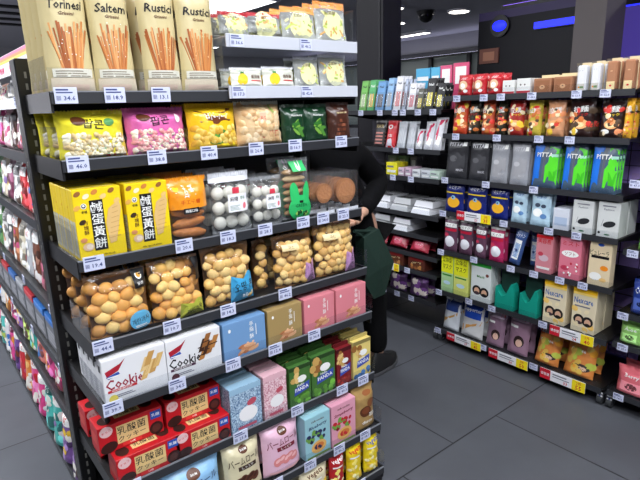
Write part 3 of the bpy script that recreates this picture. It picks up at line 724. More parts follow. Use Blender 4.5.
# orange pastry roll bag
ORF = foil((240, 150, 34)); PAST = mat('baked_pastry', (190, 116, 50), .6, noise=.3, nscale=40, bump=.5, bscale=60)
sp = E(2, (178, 242), (210, 177)); sp = (sp[0]-.006, sp[1]+.012, sp[2], sp[3]); sf = bag_surf(sp[1], sp[2], .06, 71, .06)
def org(g):
    g.rect(.03, .52, .97, 1, ORF); g.text('酥', .5, .8, .2, W_); g.text('手工千層', .5, .63, .07, ink((200, 60, 20)), w=.6); g.ell(.2, .85, .06, .06, YE_)
    g.rect(.3, .44, .7, .53, K_); g.text('蜂蜜口味', .5, .485, .05, W_, w=.32)
o = bag('pastry_bag', sp[1], sp[2], .06, FILM, FILM, seed=71, gfx=org, sealmat=ORF)
for k in range(4):
    g = MB(); r = sp[1]*.42; g.ellipsoid((0, 0, 0), (r, .017, .0155), PAST, 14, 10, lambda t, p: 1+.05*math.sin(9*t)+.04*math.sin(12*p)); c = g.build('pastry', o); c.location = (0, .032, .02+k*.03); c.rotation_euler = (0, .1*(-1)**k, 0)
put_e(2, o, sp, 'orange-topped clear bag of layered pastries, third shelf', 'pastry bag', 'orange pastry bags', 2, .08, lean=.04)
# white ball bags
BALL = mat('white_pastry', (226, 224, 212), .6, noise=.06, nscale=30)
SILV = foil((214, 216, 222), .3)
def balls(W, H, seed, cols, rows, topped):
    def lab(g):
        g.barcode(.08, .1, .6, .4, ink((150, 170, 160)), 4); g.text('QR' if False else '麻糬', .3, .72, .26, K_, w=.4); g.text('原味', .75, .75, .2, ink((60, 120, 80)), w=.25)
        g.ell(.82, .3, .08, .14, ink((230, 120, 130)))
    sf = bag_surf(W, H, .06, seed, .06)
    o = bag('mochi_bag', W, H, .06, FILM, FILMW, seed=seed, bands=[(.86, 1.01, SILV)] if topped else None, sealmat=SILV if topped else FILMW)
    me = None; r = min(W/cols*.46, .021)
    for j in range(rows):
        for i in range(cols):
            if me is None:
                m_ = MB(); m_.ellipsoid((0, 0, 0), (r, r*.72, r*.95), BALL, 14, 9); b = m_.build('mochi_ball', o); me = b.data
            else:
                b = bpy.data.objects.new('mochi_ball', me); COL.objects.link(b); b.parent = o
            b.location = ((i-(cols-1)/2)*W*.86/cols, .032, .03+j*(H*.76)/rows)
    label_on(o, sf, W, H, .3, .36, .8, .66, WPAPER, lab, 'sticker', 'white printed sticker')
    label_on(o, sf, W, H, .42, .67, .6, .77, ink((214, 60, 80)), None, 'price_sticker', 'small red sticker')
    return o
sp = E(2, (218, 236), (253, 172)); o = balls(sp[1]+.004, sp[2], 73, 3, 3, True); put_e(2, o, sp, 'clear bag of white mochi balls with a silver top', 'mochi bag', 'bags of white mochi balls', 2, .075, lean=.04)
sp = E(2, (260, 228), (286, 176)); o = balls(sp[1]+.006, sp[2], 74, 3, 3, False); put_e(2, o, (sp[0]-.004,)+sp[1:], 'smaller clear bag of white mochi balls beside the rabbit label pack', 'mochi bag', 'bags of white mochi balls', 2, .075, lean=.04)
# tall clear pack with rabbit-shaped green label
sp = E(2, (287, 221), (312, 160)); W, H = sp[1]+.006, sp[2]; sf = bag_surf(W, H, .05, 75, .05)
o = bag('rice_cracker_pack', W, H, .05, FILM, FILMW, seed=75, sealmat=FILMW)
for k in range(7):
    g = MB(); g.ellipsoid((0, 0, 0), (W*.4, .016, .0115), mat('rice_cracker_%d' % (k % 3), ((176, 140, 96), (150, 100, 66), (196, 170, 130))[k % 3], .7, noise=.25, nscale=50, bump=.4), 14, 8); c = g.build('cracker', o); c.location = (0, .027, .02+k*.0225)
GB = ink((48, 190, 104))
label_on(o, sf, W, H, .08, .03, .95, .56, GB, lambda g: (g.text('GREEN', .5, .38, .1, ink((20, 90, 50)), w=.6), g.blobs(.25, .08, .8, .22, .06, [ink((30, 80, 40)), ink((150, 200, 90))], 16, .001), g.rect(.42, .46, .58, .54, K_)), 'label', 'green rabbit-head-shaped label', 'bunny')
label_on(o, sf, W, H, .3, .8, .78, .97, GB, lambda g: (g.ell(.5, .4, .17, .2, W_), g.ell(.4, .7, .06, .2, W_), g.ell(.6, .7, .06, .2, W_)), 'top_label', 'small green label with a white rabbit head')
put_e(2, o, sp, 'tall clear cracker pack with a green rabbit-head-shaped label', 'cracker pack', 'rabbit label packs', 1, .07, lean=.04)
# clear clamshells of brown wafers
WAF = mat('brown_wafer', (166, 108, 66), .6, noise=.2, nscale=60, bump=.4, bscale=90)
for k, (a, b) in enumerate((((317, 218), (334, 172)), ((337, 214), (359, 170)))):
    sp = E(2, a, b, .012); W, H = sp[1], sp[2]; g = MB(); g.box(-W/2, 0, 0, W/2, .035, H, FILM, .003); o = g.build('wafer_box')
    d = MB(); n = 26
    r = min(W, H)*.42; d.cyl((0, .006, 0), (0, .018, 0), r, r, WAF, 24)
    d.cyl((0, .0052, 0), (0, .0061, 0), r*.82, r*.8, mat('brown_wafer_face', (182, 122, 76), .6, noise=.2, nscale=70, bump=.5, bscale=120), 24)
    c = d.build('wafer', o); c.location = (0, 0, H*.52)
    MB().box(-W/2+.002, -.0008, .004, W/2-.002, -.0002, .016, WPAPER).build('label', o)
    put_e(2, o, sp, ('clear box of round brown wafers second from the third shelf right end', 'clear box with a round brown wafer at the third shelf right end')[k], 'wafer box', 'clear wafer boxes', 3, .045)

# ---------------------------------------------------------------- fourth shelf: egg biscuit bags
CK = [mat('egg_biscuit_%d' % k, c, .5, noise=.18, nscale=18, bump=.15, bscale=60) for k, c in enumerate(((240, 186, 96), (228, 164, 76), (246, 204, 124), (206, 146, 70)))]
CKP = [mat('pale_egg_biscuit_%d' % k, c, .5, noise=.15, nscale=18, bump=.15, bscale=60) for k, c in enumerate(((228, 186, 106), (210, 162, 86), (238, 202, 130)))]
CME = {}
def cookie_bag(W, H, seed, mats, r, lab, backm, T=.075, extra=None):
    sf = bag_surf(W, H, T, seed, .05)
    o = bag('egg_biscuit_bag', W, H, T, FILM, backm, seed=seed, sealmat=FILM)
    rr = random.Random(seed); n = 0; z = r*1.0; j = 0
    while z < H-r*.95 and n < 98:
        x = -W/2+r*.95+(j % 2)*r*.75
        while x < W/2-r*.7 and n < 98:
            u = x/W+.5; v = z/H; y = max(sf(u, v)[1]+r*.62+.0045, .014) if 0 < u < 1 else T/2
            key = (id(mats), rr.randrange(len(mats)))
            if key not in CME:
                g = MB(); g.ellipsoid((0, 0, 0), (1, .62, .9), mats[key[1]], 14, 9, lambda t, p: 1+.03*math.sin(3*t)); b = g.build('egg_biscuit', o); CME[key] = b.data
            else:
                b = bpy.data.objects.new('egg_biscuit', CME[key]); COL.objects.link(b); b.parent = o
            q = r*rr.uniform(.85, 1.1); b.scale = (q, q, q*rr.uniform(.85, 1)); b.rotation_euler = (rr.uniform(-.35, .35), rr.uniform(-.6, .6), rr.uniform(-.4, .4))
            b.location = (x+rr.uniform(-.15, .15)*r, y+rr.uniform(-.1, .35)*r, z+rr.uniform(-.2, .2)*r); n += 1; x += r*1.5
        z += r*1.25; j += 1
    lab(o, sf, W, H)
    return o
def l1(o, sf, W, H):
    label_on(o, sf, W, H, .56, .02, .97, .34, ink((96, 176, 214)), lambda g: (g.text('계란과자', .5, .5, .3, K_, w=.8, rot=.1), g.barcode(.2, .15, .8, .3, W_, 2)), 'label', 'blue rounded label', 'round')
    label_on(o, sf, W, H, .74, .7, .97, 1.0, K_, lambda g: (g.ell(.5, .66, .27, .27, W_), g.ell(.5, .66, .18, .18, GOLD), g.text('달콤', .5, .25, .16, W_, w=.5)), 'corner_label', 'black corner label with white disc')
def l2(o, sf, W, H):
    label_on(o, sf, W, H, .45, .0, .98, .3, ink((196, 200, 70)), lambda g: (g.text('계란과자', .55, .4, .28, K_, w=.7, rot=.15),), 'label', 'lime green label', 'wave')
    label_on(o, sf, W, H, .84, .6, .98, .97, K_, None, 'corner_label', 'black corner label')
def l3(o, sf, W, H):
    label_on(o, sf, W, H, .44, .0, .99, .54, ink((70, 170, 220)), lambda g: (g.text('오땅쿠', .5, .5, .3, K_, w=.84, rot=.05), g.text('소금', .5, .2, .1, W_, w=.3)), 'label', 'bright blue label', 'wave')
def l4(o, sf, W, H):
    label_on(o, sf, W, H, .64, .0, 1.0, .48, ink((200, 150, 196)), lambda g: (g.text('쌀과자', .5, .5, .16, K_, rot=0, vert=True, w=.5),), 'label', 'pale purple label', 'wave')
    label_on(o, sf, W, H, .12, .72, .5, .84, CRE, lambda g: (g.text('국산', .5, .5, .5, BR_, w=.6),), 'top_label', 'cream name label')
DKF = foil((150, 105, 55))
bags4 = [((92, 343), (150, 270), (157, 335), l1, CK, .0225, 'largest egg biscuit bag with a blue label, fourth shelf left end', 81, 2), ((158, 328), (206, 256), (210, 317), l2, CK, .021, 'egg biscuit bag with a lime green label', 82, 1),
         ((211, 318), (254, 244), (260, 307), l3, CKP, .0205, 'egg biscuit bag with a bright blue label', 83, 0), ((281, 297), (318, 232), (321, 288), l4, CKP, .019, 'pale biscuit bag with a purple label, next to the dark gap', 84, 1), ((322, 285), (357, 222), (361, 276), l4, CKP, .019, 'pale biscuit bag with a purple label at the fourth shelf right end', 85, 1)]
for a, b, c, lf, ms, r, lb, sd, beh in bags4:
    Y = EY[3]+.012; p = hit(*a, 1, Y); q = hit(*c, 1, Y); t = hit(*b, 1, Y); W = q.x-p.x; H = t.z-ez(3)
    o = cookie_bag(W*.965, H, sd, ms, r, lf, DKF)
    put_e(3, o, ((p.x+q.x)/2, W, H, Y), lb, 'biscuit bag', 'bags of round egg biscuits', beh, .1, lean=.08)
a = hit(262, 303, 1, EY[3]+.05); o = cookie_bag(.052, .165, 86, CKP, .019, lambda *k: None, DKF)
put_e(3, o, (a.x+.026, .08, .16, EY[3]+.06), 'unlabelled pale biscuit bag set back in the dark gap', 'biscuit bag', 'bags of round egg biscuits', 0)

# ---------------------------------------------------------------- fifth shelf: cartons
WC = card((226, 226, 228))
def cookie1(dark):
    def f(g):
        g.text('Cookie', .32, .42, .24, ink((150, 24, 52)) if not dark else K_, w=.58); g.rect(.05, .24, .5, .3, ink((190, 40, 50)) if not dark else ink((70, 30, 60)))
        g.text('HOUSE BISCUIT', .27, .27, .04, W_, w=.4); g.barcode(.08, .1, .46, .18, GREYI, 2)
        g.poly([(.04, .74), (.3, .86), (.36, .94), (.24, .7), (.06, .62)], ink((170, 30, 50))); g.poly([(.05, .62), (.24, .68), (.26, .62), (.08, .56)], BL_); g.rect(.07, .585, .23, .61, W_)
        cols = [ink((214, 176, 110)), ink((226, 194, 134)), ink((196, 150, 84))] if not dark else [ink((176, 120, 62)), ink((60, 34, 22)), ink((150, 96, 50))]
        for k in range(6):
            u = .56+.07*(k % 4); v = .3+.1*(k//2)+.1*(k % 2)
            g.poly([(u, v), (u+.1, v+.02), (u+.2, v+.32), (u+.1, v+.32)], cols[k % 3])
            if not dark: g.line(u+.03, v+.04, u+.13, v+.3, .006, cols[2])
            else: g.line(u+.0, v+.12, u+.16, v+.14, .02, cols[1])
        g.ell(.12, .09, .07, .07, ink((230, 210, 90)) if not dark else ink((80, 30, 40)))
    return f
def wside(g): g.rect(.3, .7, .7, .86, K_); g.rect(.2, .1, .8, .5, ink((190, 190, 196)))
def wtop(g): g.text('Cookie', .3, .5, .5, ink((60, 50, 50)), w=.4); g.rect(.55, .2, .95, .8, ink((196, 160, 110)))
def EB(i, BL, BR, T_, dy=.012):
    Y = EY[i]+dy; p = hit(*BL, 1, Y); q = hit(*BR, 1, Y); t = hit(*T_, 1, Y); return ((p.x+q.x)/2, q.x-p.x, t.z-ez(i), Y)
for k, (a, c, t, lb) in enumerate((((103, 404), (167, 386), (94, 361), 'white carton of plain cookies with red lettering, fifth shelf'), ((169, 384), (223, 367), (165, 342), 'white carton of dark-striped cookies with black lettering'))):
    sp = EB(4, a, c, t); o = carton('cookie_carton', sp[1]-.002, .125, .042, WC, cookie1(k), sidegfx=wside, topgfx=wtop)
    put_e(4, o, sp, lb, 'cookie box', 'white cookie cartons', 4 if k == 0 else 3, .048)
def rolls(g):
    g.text('手指', .66, .76, .13, W_, vert=True, w=.1); g.text('酥', .66, .5, .13, W_, w=.1); g.rect(.76, .5, .775, .8, W_); g.ell(.15, .8, .03, .04, W_)
    for k in range(8):
        u = .36+.065*(k % 5)+.03*(k//5); v = .1+.08*(k//5)+.05*(k % 2)
        g.ell(u+.06, v+.06, .13, .042, ink(((206, 140, 96), (226, 170, 126), (180, 112, 70))[k % 3]), .5-.08*k)
        g.ell(u+.16, v+.12, .03, .022, ink((236, 190, 150)), .4)
for k, (a, c, t, col, lb, gr, bh) in enumerate((((225, 366), (267, 352), (222, 328), (112, 152, 196), 'light blue finger biscuit carton, fifth shelf', None, 2), ((269, 352), (303, 340), (267, 315), (164, 138, 88), 'gold-brown finger biscuit carton, fifth shelf', None, 2),
                                        ((305, 340), (335, 328), (304, 303), (216, 128, 138), 'pink finger biscuit carton touching the gold-brown one', 'pink finger biscuit cartons', 2), ((336.5, 328), (366, 317), (337, 294), (216, 128, 138), 'pink finger biscuit carton at the fifth shelf right end', 'pink finger biscuit cartons', 2))):
    sp = EB(4, a, c, t); o = carton('finger_biscuit_carton', sp[1]-.0015, .123, .06, card(col), rolls); put_e(4, o, sp, lb, 'biscuit box', gr, bh, .064)

# ---------------------------------------------------------------- sixth shelf: red cookie boxes, glitter boxes, snack packs
RB_ = card((190, 22, 32))
def redf(g):
    g.rect(.27, .2, .76, .86, ink((222, 190, 130))); g.text('乳酸菌', .5, .66, .3, K_, w=.44); g.text('クッキー', .5, .36, .2, K_, w=.42, rot=.03)
    g.rect(.34, .06, .64, .18, ink((220, 50, 50))); g.text('16枚', .5, .12, .08, W_, w=.2)
    g.ell(.14, .2, .13, .09, ink((50, 24, 20)), .2); g.ell(.88, .25, .11, .11, ink((46, 20, 18)), -.1); g.ell(.88, .25, .07, .07, ink((80, 40, 34)))
    g.rect(.8, .62, .97, .92, BL_); g.text('乳酸', .885, .77, .12, W_, w=.13); g.ell(.12, .8, .1, .09, ink((230, 190, 190))); g.text('チョコ', .12, .8, .09, R_, w=.14, rot=.3)
def redt(g):
    g.rect(.3, .3, .7, .75, ink((222, 190, 130))); g.text('乳酸菌', .5, .55, .3, K_, w=.34); g.ell(.15, .4, .1, .12, ink((50, 24, 20))); g.ell(.82, .6, .1, .12, ink((60, 30, 24)))
rd = [((109, 477), (174, 453), (105, 441), 0, 'red lactic cookie box, lower one at the left end of the sixth shelf'), ((176.5, 452), (231, 433), (173, 421), 1, 'red lactic cookie box, lower one beside the blue glitter box')]
RH = .083
for a, c, t, k, lb in rd:
    sp = EB(5, a, c, t, .01); o = carton('red_cookie_box', sp[1]-.002, RH, .075, RB_, redf, topgfx=redt, sidegfx=lambda g: g.rect(.2, .3, .8, .7, ink((210, 60, 50))), lid=False)
    put_e(5, o, sp, lb, 'cookie box', 'red cookie boxes', 1, .16)
    up = dup(o); place(up, sp[0]-.004, sp[3]+.045, ez(5)+RH+.002); tag(up, lb.replace('lower', 'upper'), 'cookie box', 'red cookie boxes')
    up = dup(o); place(up, sp[0]-.004, sp[3]+.16, ez(5)+RH+.002); tag(up, lb.replace('lower', 'upper')+', second back', 'cookie box', 'red cookie boxes')
def glit(name, c1, c2):
    m = bpy.data.materials.new(name); m.use_nodes = True; nt = m.node_tree; b = nt.nodes['Principled BSDF']
    tc = nt.nodes.new('ShaderNodeTexCoord'); v = nt.nodes.new('ShaderNodeTexVoronoi'); v.inputs['Scale'].default_value = 260; cr = nt.nodes.new('ShaderNodeMix'); cr.data_type = 'RGBA'
    sp_ = nt.nodes.new('ShaderNodeSeparateColor'); nt.links.new(tc.outputs['Object'], v.inputs['Vector']); nt.links.new(v.outputs['Color'], sp_.inputs[0]); nt.links.new(sp_.outputs[0], cr.inputs[0])
    cr.inputs[6].default_value = (*srgb(c1), 1); cr.inputs[7].default_value = (*srgb(c2), 1); nt.links.new(cr.outputs[2], b.inputs['Base Color']); b.inputs['Roughness'].default_value = .35
    return m
for k, (a, c, t, c1, c2, lb) in enumerate((((232, 433), (263, 420), (222, 381), (60, 96, 140), (196, 220, 236), 'light blue glitter-patterned box on the sixth shelf'), ((265, 419), (288, 409), (257, 368), (190, 110, 130), (246, 222, 226), 'pink glitter-patterned box on the sixth shelf'))):
    sp = EB(5, a, c, t, .01); m = glit('glitter_%d' % k, c1, c2); tc_ = card(((150, 186, 210), (226, 180, 190))[k])
    def pl(g, k=k): g.ell(.55, .36, .3, .24, ink((240, 238, 238))); g.ell(.68, .6, .16, .1, ink((190, 80, 96)), .3); g.rect(0, .88, 1, 1, tc_); g.rect(.2, .06, .8, .12, ink((200, 90, 110)))
    o = carton('glitter_box', sp[1]-.002, .155, .075, m, pl, top=tc_); put_e(5, o, sp, lb, 'gift box', 'glitter boxes', 1, .085)
def panda(bg, blob, seed):
    def f(g):
        r = random.Random(seed)
        g.rect(0, .9, 1, 1, ink(tuple(int(c*.6) for c in bg))); g.blobs(.05, .55, .4, .9, .14, [ink((200, 160, 90)), ink((150, 100, 50)), ink((226, 190, 120))], 7, .001, r)
        g.blobs(.1, .03, .9, .2, .12, [ink(blob), ink(tuple(int(c*.8) for c in blob))], 9, .001, r)
        g.ell(.56, .66, .22, .14, W_); g.poly([(.2, .28), (.88, .36), (.92, .56), (.22, .46)], ink((60, 80, 170))); g.text('PANDA', .55, .42, .09, W_, w=.62, rot=.08); g.text('Hello', .5, .52, .06, W_, w=.4, rot=.08)
    return f
pk = [((290, 405), (312, 397), (277, 358), (66, 110, 50), (120, 190, 70), 'green biscuit pack beside the pink glitter box'), ((312, 396), (336, 387), (306, 348), (66, 110, 50), (120, 190, 70), 'green biscuit pack beside the dark red pack'),
      ((337, 387), (352, 379), (333, 335), (120, 30, 36), (190, 60, 50), 'dark red biscuit pack on the sixth shelf'), ((353, 378), (371, 372), (349, 325), (226, 204, 120), (80, 130, 190), 'pale yellow biscuit pack at the sixth shelf right end')]
for k, (a, c, t, bg, bl_, lb) in enumerate(pk):
    sp = EB(5, a, c, t, .01); W = sp[1]-.004
    o = carton('biscuit_pack', W, .15, .045, foil(bg, .3), panda(bg, bl_, k), lid=False)
    s = MB(); s.box(-W/2, .018, .15, W/2, .026, .162, ink(tuple(int(c*.8) for c in bg))); s.build('top_seal', o)
    put_e(5, o, sp, lb, 'biscuit pack', 'mini biscuit packs', 2, .055)

# ---------------------------------------------------------------- seventh shelf: bags of cakes and cookies
def baum(txtc, art, art2):
    def f(g):
        g.ell(.5, .84, .12, .08, BR_); g.text('Bourbon' if False else 'BAUM', .5, .84, .03, W_, w=.16); g.text('バームロール', .5, .66, .15, txtc, w=.86, rot=.08)
        g.rect(.3, .48, .8, .56, txtc); g.text('しっとり', .55, .52, .05, W_, w=.4)
        for k in range(5): g.ell(.3+.11*k, .28+.03*(k % 2), .12, .1, ink(art), .5); 
        for k in range(5): g.ell(.3+.11*k, .3+.03*(k % 2), .07, .035, ink(art2), .5)
        g.rect(.1, .04, .9, .1, ink(art2))
    return f
for k, (a, c, t, col, tc_, ar, ar2, lb) in enumerate((((168, 505), (226, 484), (165, 470), (140, 186, 222), (40, 60, 110), (210, 190, 150), (240, 230, 210), 'sky blue cake roll bag half cut by the frame bottom'), ((229, 486), (266, 468), (221, 436), (214, 204, 168), (60, 40, 30), (90, 50, 34), (60, 30, 20), 'cream cake roll bag with brown lettering'),
                                                      ((268, 478), (305, 460), (259, 418), (222, 180, 200), (120, 30, 50), (214, 130, 130), (236, 180, 180), 'pink cake roll bag with maroon lettering'))):
    sp = EB(6, a, c, (t[0], t[1]), .012); H = (.175, .185, .185)[k]; F_ = foil(col); o = bag('cake_roll_bag', sp[1]*.99, H, .06, F_, seed=91+k, gfx=baum(ink(tc_), ar, ar2), sealmat=F_)
    put_e(6, o, sp, lb, 'cake bag', 'cake roll bags', 1, .08, lean=.08)
a = hit(112, 500, 1, EY[6]+.03); F_ = foil((150, 190, 224)); o = bag('cake_roll_bag', .125, .16, .06, F_, seed=98, gfx=baum(ink((40, 60, 110)), (210, 190, 150), (240, 230, 210)), sealmat=F_); put_e(6, o, (a.x+.075, .15, .16, EY[6]+.03), 'sky blue cake roll bag mostly below the frame, left end', 'cake bag', 'cake roll bags', 0, lean=.1)
def berry(t1, bc, lc):
    def f(g):
        g.text(t1, .5, .74, .1, lc, w=.84, rot=.06, it=.2); g.text('soft cookie', .5, .88, .05, BR_, w=.5)
        g.blobs(.08, .42, .92, .62, .1, [ink(bc), ink(tuple(int(q*.7) for q in bc)), ink((110, 160, 70))], 16, .001); g.ell(.52, .24, .3, .22, ink((226, 176, 100))); g.ell(.52, .25, .2, .12, ink((206, 120, 60))); g.blobs(.38, .2, .66, .3, .05, [ink(bc)], 5, .001); g.rect(.05, .02, .95, .07, ink((120, 150, 80)))
    return f
for k, (a, c, t, col, gf, lb) in enumerate((((306, 461), (331, 447), (297, 397), (150, 196, 206), berry('Blueberry', (44, 50, 90), ink((30, 40, 90))), 'light blue berry cookie box on the seventh shelf'), ((332, 447), (356, 434), (324, 386), (222, 156, 176), berry('Strawberry', (190, 40, 50), ink((130, 20, 50))), 'pink strawberry cookie box on the seventh shelf'))):
    sp = EB(6, a, c, t, .012); o = carton('berry_cookie_box', sp[1]-.002, .165, .05, card(col), gf); put_e(6, o, sp, lb, 'cookie box', 'berry cookie boxes', 2, .055)
def goldg(g): g.ell(.45, .45, .26, .2, BR_); g.ell(.72, .62, .2, .16, ink((130, 80, 46))); g.ell(.45, .47, .17, .12, ink((120, 64, 36))); g.text('choco', .5, .2, .08, W_, w=.6); g.ell(.6, .86, .2, .08, ink((150, 90, 50))); g.barcode(.6, .3, .95, .4, W_, 3)
F_ = foil((164, 132, 80)); sp = EB(6, (357.5, 433), (378, 423), (352, 374), .012); o = bag('chocolate_cookie_bag', sp[1], .17, .05, F_, seed=95, gfx=goldg, sealmat=F_); put_e(6, o, sp, 'bronze chocolate cookie bag at the seventh shelf right end', 'cookie bag', 'bronze cookie bags', 1, .07, lean=.05)
# ---------------------------------------------------------------- bottom shelf
def yel(c):
    def f(g): g.text('vegeta', .5, .82, .12, c, w=.84, rot=.1); g.blobs(.08, .08, .92, .6, .13, [ink((250, 232, 120)), ink((240, 200, 60)), ink((252, 244, 190))], 18, .001); g.rect(.1, .66, .7, .7, W_)
    return f
for k, (px, col, gf, lb) in enumerate((((302, 332), (226, 214, 180), yel(BR_), 'cream snack carton on the bottom shelf'), ((333, 348), (184, 30, 38), yel(W_), 'red snack carton on the bottom shelf'), ((350, 365), (232, 204, 32), yel(R_), 'yellow snack carton on the bottom shelf between red and yellow'), ((367, 381), (238, 212, 36), yel(BL_), 'yellow snack carton at the bottom shelf right end'))):
    Y = EY[7]+.012; p = hit(px[0], 505, 1, Y); q = hit(px[1], 500, 1, Y)
    o = bag('snack_pack', (q.x-p.x)*.93, .165, .045, foil(col), seed=101+k, gfx=gf, sealmat=foil(col)); put_e(7, o, ((p.x+q.x)/2, .1, .1, Y), lb, 'snack pack', 'bottom shelf snack packs', 2, .06)
# ================================================================ RIGHT RACK: sweets, noodle snacks, masks
def RP(i, bl, tr, dx=.012, zs=RZ):
    return R(i, bl, tr, dx, zs)
# top row
REDF = foil((190, 30, 40))
def toff(g):
    g.ell(.5, .5, .3, .28, ink((226, 190, 150))); g.ell(.5, .47, .18, .17, W_); g.ell(.3, .25, .16, .1, ink((120, 40, 30))); g.ell(.7, .22, .14, .1, W_); g.text('太妃', .5, .85, .14, W_, w=.5)
for k, (a, b) in enumerate((((455, 95), (470, 75)), ((470, 95), (485, 74)), ((485, 95), (501, 73)))):
    sp = RP(0, a, b); o = bag('toffee_bag', sp[1]*.97, sp[2], .05, REDF, seed=111+k, gfx=toff, sealmat=REDF)
    put_r(0, o, sp, 'red toffee bag with a pale round picture, '+('left end of the rack top', 'between two alike', 'beside the white roll cakes')[k], 'candy bag', 'red toffee bags', 1, .07, lean=.08)
WC2 = card((226, 226, 222)); 
def rollc(g): g.rect(0, 0, 1, .2, ink((190, 60, 70))); g.rect(.0, .2, 1, .26, W_); g.ell(.3, .6, .06, .06, ink((90, 80, 80))); g.ell(.6, .6, .06, .06, ink((90, 80, 80)))
for k, (a, b) in enumerate((((502, 93), (515, 80)), ((516, 92), (531, 78)))):
    sp = RP(0, a, b); o = carton('cake_box', sp[1]-.003, sp[2], .07, WC2, rollc); put_r(0, o, sp, ('white cake box with red base next to the red toffee bags', 'white cake box with red base next to the brown boxes')[k], 'cake box', 'white cake boxes', 1, .08)
BBX = card((168, 116, 84)); CBX = card((216, 196, 156))
def brn(g): g.rect(.08, .06, .92, .86, ink((150, 98, 66))); g.ell(.5, .4, .16, .12, ink((206, 160, 120))); g.ell(.5, .43, .04, .03, K_)
for k, (a, b) in enumerate((((533, 93), (552, 74)), ((553, 92), (573, 72)))):
    sp = RP(0, a, b); o = carton('candy_box', sp[1]-.003, sp[2]*.8, .07, BBX, brn, top=CBX)
    t = MB(); W, H = sp[1]-.003, sp[2]*.8
    t.box(-W/2, .07, H*.3, W/2, .072, H*1.25, CBX); t.build('backing_card', o)
    put_r(0, o, sp, ('square brown candy box beside the white cake boxes', 'square brown candy box beside the tall white tubes')[k], 'candy box', 'square brown candy boxes', 1, .08)
TW = card((222, 222, 224)); 
def tallw(g): g.rect(.1, .04, .9, .3, ink((206, 200, 190))); g.ell(.3, .16, .1, .1, OR_); g.ell(.3, .8, .05, .02, K_); g.ell(.6, .8, .05, .02, K_); g.rect(.4, .12, .8, .2, ink((110, 140, 90)))
def tallb(g): g.rect(.1, .02, .9, .3, CRE); g.ell(.5, .16, .12, .1, R_); g.ell(.5, .66, .14, .07, ink((206, 160, 120)))
for k, (a, b, m, gf, nm) in enumerate((((575, 90), (588, 62), TW, tallw, 'white'), ((589, 90), (602, 60), TW, tallw, 'white'), ((604, 90), (619, 57), BBX, tallb, 'brown'), ((621, 90), (637, 55), BBX, tallb, 'brown'))):
    sp = RP(0, a, b); W, H = sp[1]-.006, sp[2]; g = MB()
    g.box(-W/2, 0, 0, W/2, .04, H*.9, m, .006); g.face(lambda u, v, o, W=W, H=H: ((u-.5)*W, -o, v*H*.9), W, H*.9); gf(g); o = g.build('biscuit_tube')
    c = MB(); c.box(-W/2-.002, -.002, 0, -W/2-.001, .045, H, ACR); c.box(-W/2, .043, 0, W/2, .044, H, CBX); c.build('clear_sleeve', o)
    put_r(0, o, sp, ('tall %s biscuit tube box ' % nm)+('touching the square brown boxes', 'touching the tall brown boxes', 'touching the tall white boxes', 'at the right end of the rack top')[k], 'biscuit box', 'tall %s tube boxes' % nm, 1, .06)
# noodle snack bags
NB = [(236, 150, 100), (220, 60, 50), (240, 200, 60), (80, 60, 40), (250, 230, 190), (200, 110, 50)]
def noodle(seed):
    def f(g):
        r = random.Random(seed); g.blobs(.05, .05, .95, .85, .16, [ink(c) for c in NB], 16, .001, r)
        g.ell(.55, .35, .32, .2, ink((236, 170, 110))); g.ell(.5, .33, .2, .11, ink((250, 214, 160))); g.text('拉麵', .5, .74, .17, W_, w=.7, rot=.1); g.text('スナック', .52, .6, .08, R_ if seed % 2 else YE_, w=.7); g.ell(.3, .16, .2, .1, ink((230, 230, 226) if seed % 3 else (240, 190, 40)))
    return f
nb = [(450, 466, (200, 70, 40)), (466, 478, (44, 40, 30)), (479, 493, (190, 80, 50)), (494, 505, (40, 40, 28)), (505, 523, (160, 40, 36)), (524, 541, (190, 170, 60)), (543, 564, (210, 150, 110)), (565, 594, (46, 26, 24)), (596, 625, (40, 24, 24)), (624, 637, (230, 170, 40))]
nlab = ['at the left end', 'second from left, near black', 'third from left', 'fourth from left, narrow', 'just left of the yellow-green one', 'with yellow-green film', 'with pale orange film', 'first of the two wide black ones', 'second of the two wide black ones', 'yellow, at the right end']
for k, (x0, x1, c) in enumerate(nb):
    bt = 134+(x0-450)*.012; sp = RP(1, (x0, bt), (x1, 99 if k > 6 else 101)); F_ = foil(c); o = bag('noodle_snack_bag', sp[1]*.97, sp[2], .05, F_, seed=121+k, gfx=noodle(k), sealmat=F_)
    put_r(1, o, sp, 'noodle snack bag, second rack shelf, '+nlab[k], 'snack bag', 'noodle snack bags', 1, .06, lean=.06)
# mask pouches
def pouch(base, kind, seed):
    def f(g):
        if kind == 'p':
            g.poly([(.0, .02), (.34, .02), (.4, .98), (.0, .98)], ink((24, 110, 214))); g.poly([(.34, .02), (.5, .3), (.56, .98), (.4, .98)], ink((90, 96, 104)))
            g.poly([(.5, .12), (.98, .08), (.97, .9), (.6, .96), (.62, .6), (.5, .5)], ink((84, 210, 40))); g.poly([(.66, .45), (.98, .45), (.9, .16), (.7, .18)], ink((60, 180, 30)))
            g.text('PITTA', .45, .76, .1, W_, w=.66); g.rect(.72, .72, .97, .78, ink((180, 230, 210)))
        else:
            g.text('PITTA', .45, .86, .1, ink((190, 190, 196)), w=.64); c = 60 if kind == 'k' else 150
            g.poly([(.15, .2), (.6, .12), (.9, .3), (.9, .6), (.5, .66), (.2, .5)], ink((c, c, c+4))); g.ell(.35, .5, .18, .12, ink((c+30, c+30, c+34))); g.rect(.76, .82, .93, .92, W_)
            g.text('MASK', .7, .22, .06, ink((170, 170, 176)), w=.34)
    return f
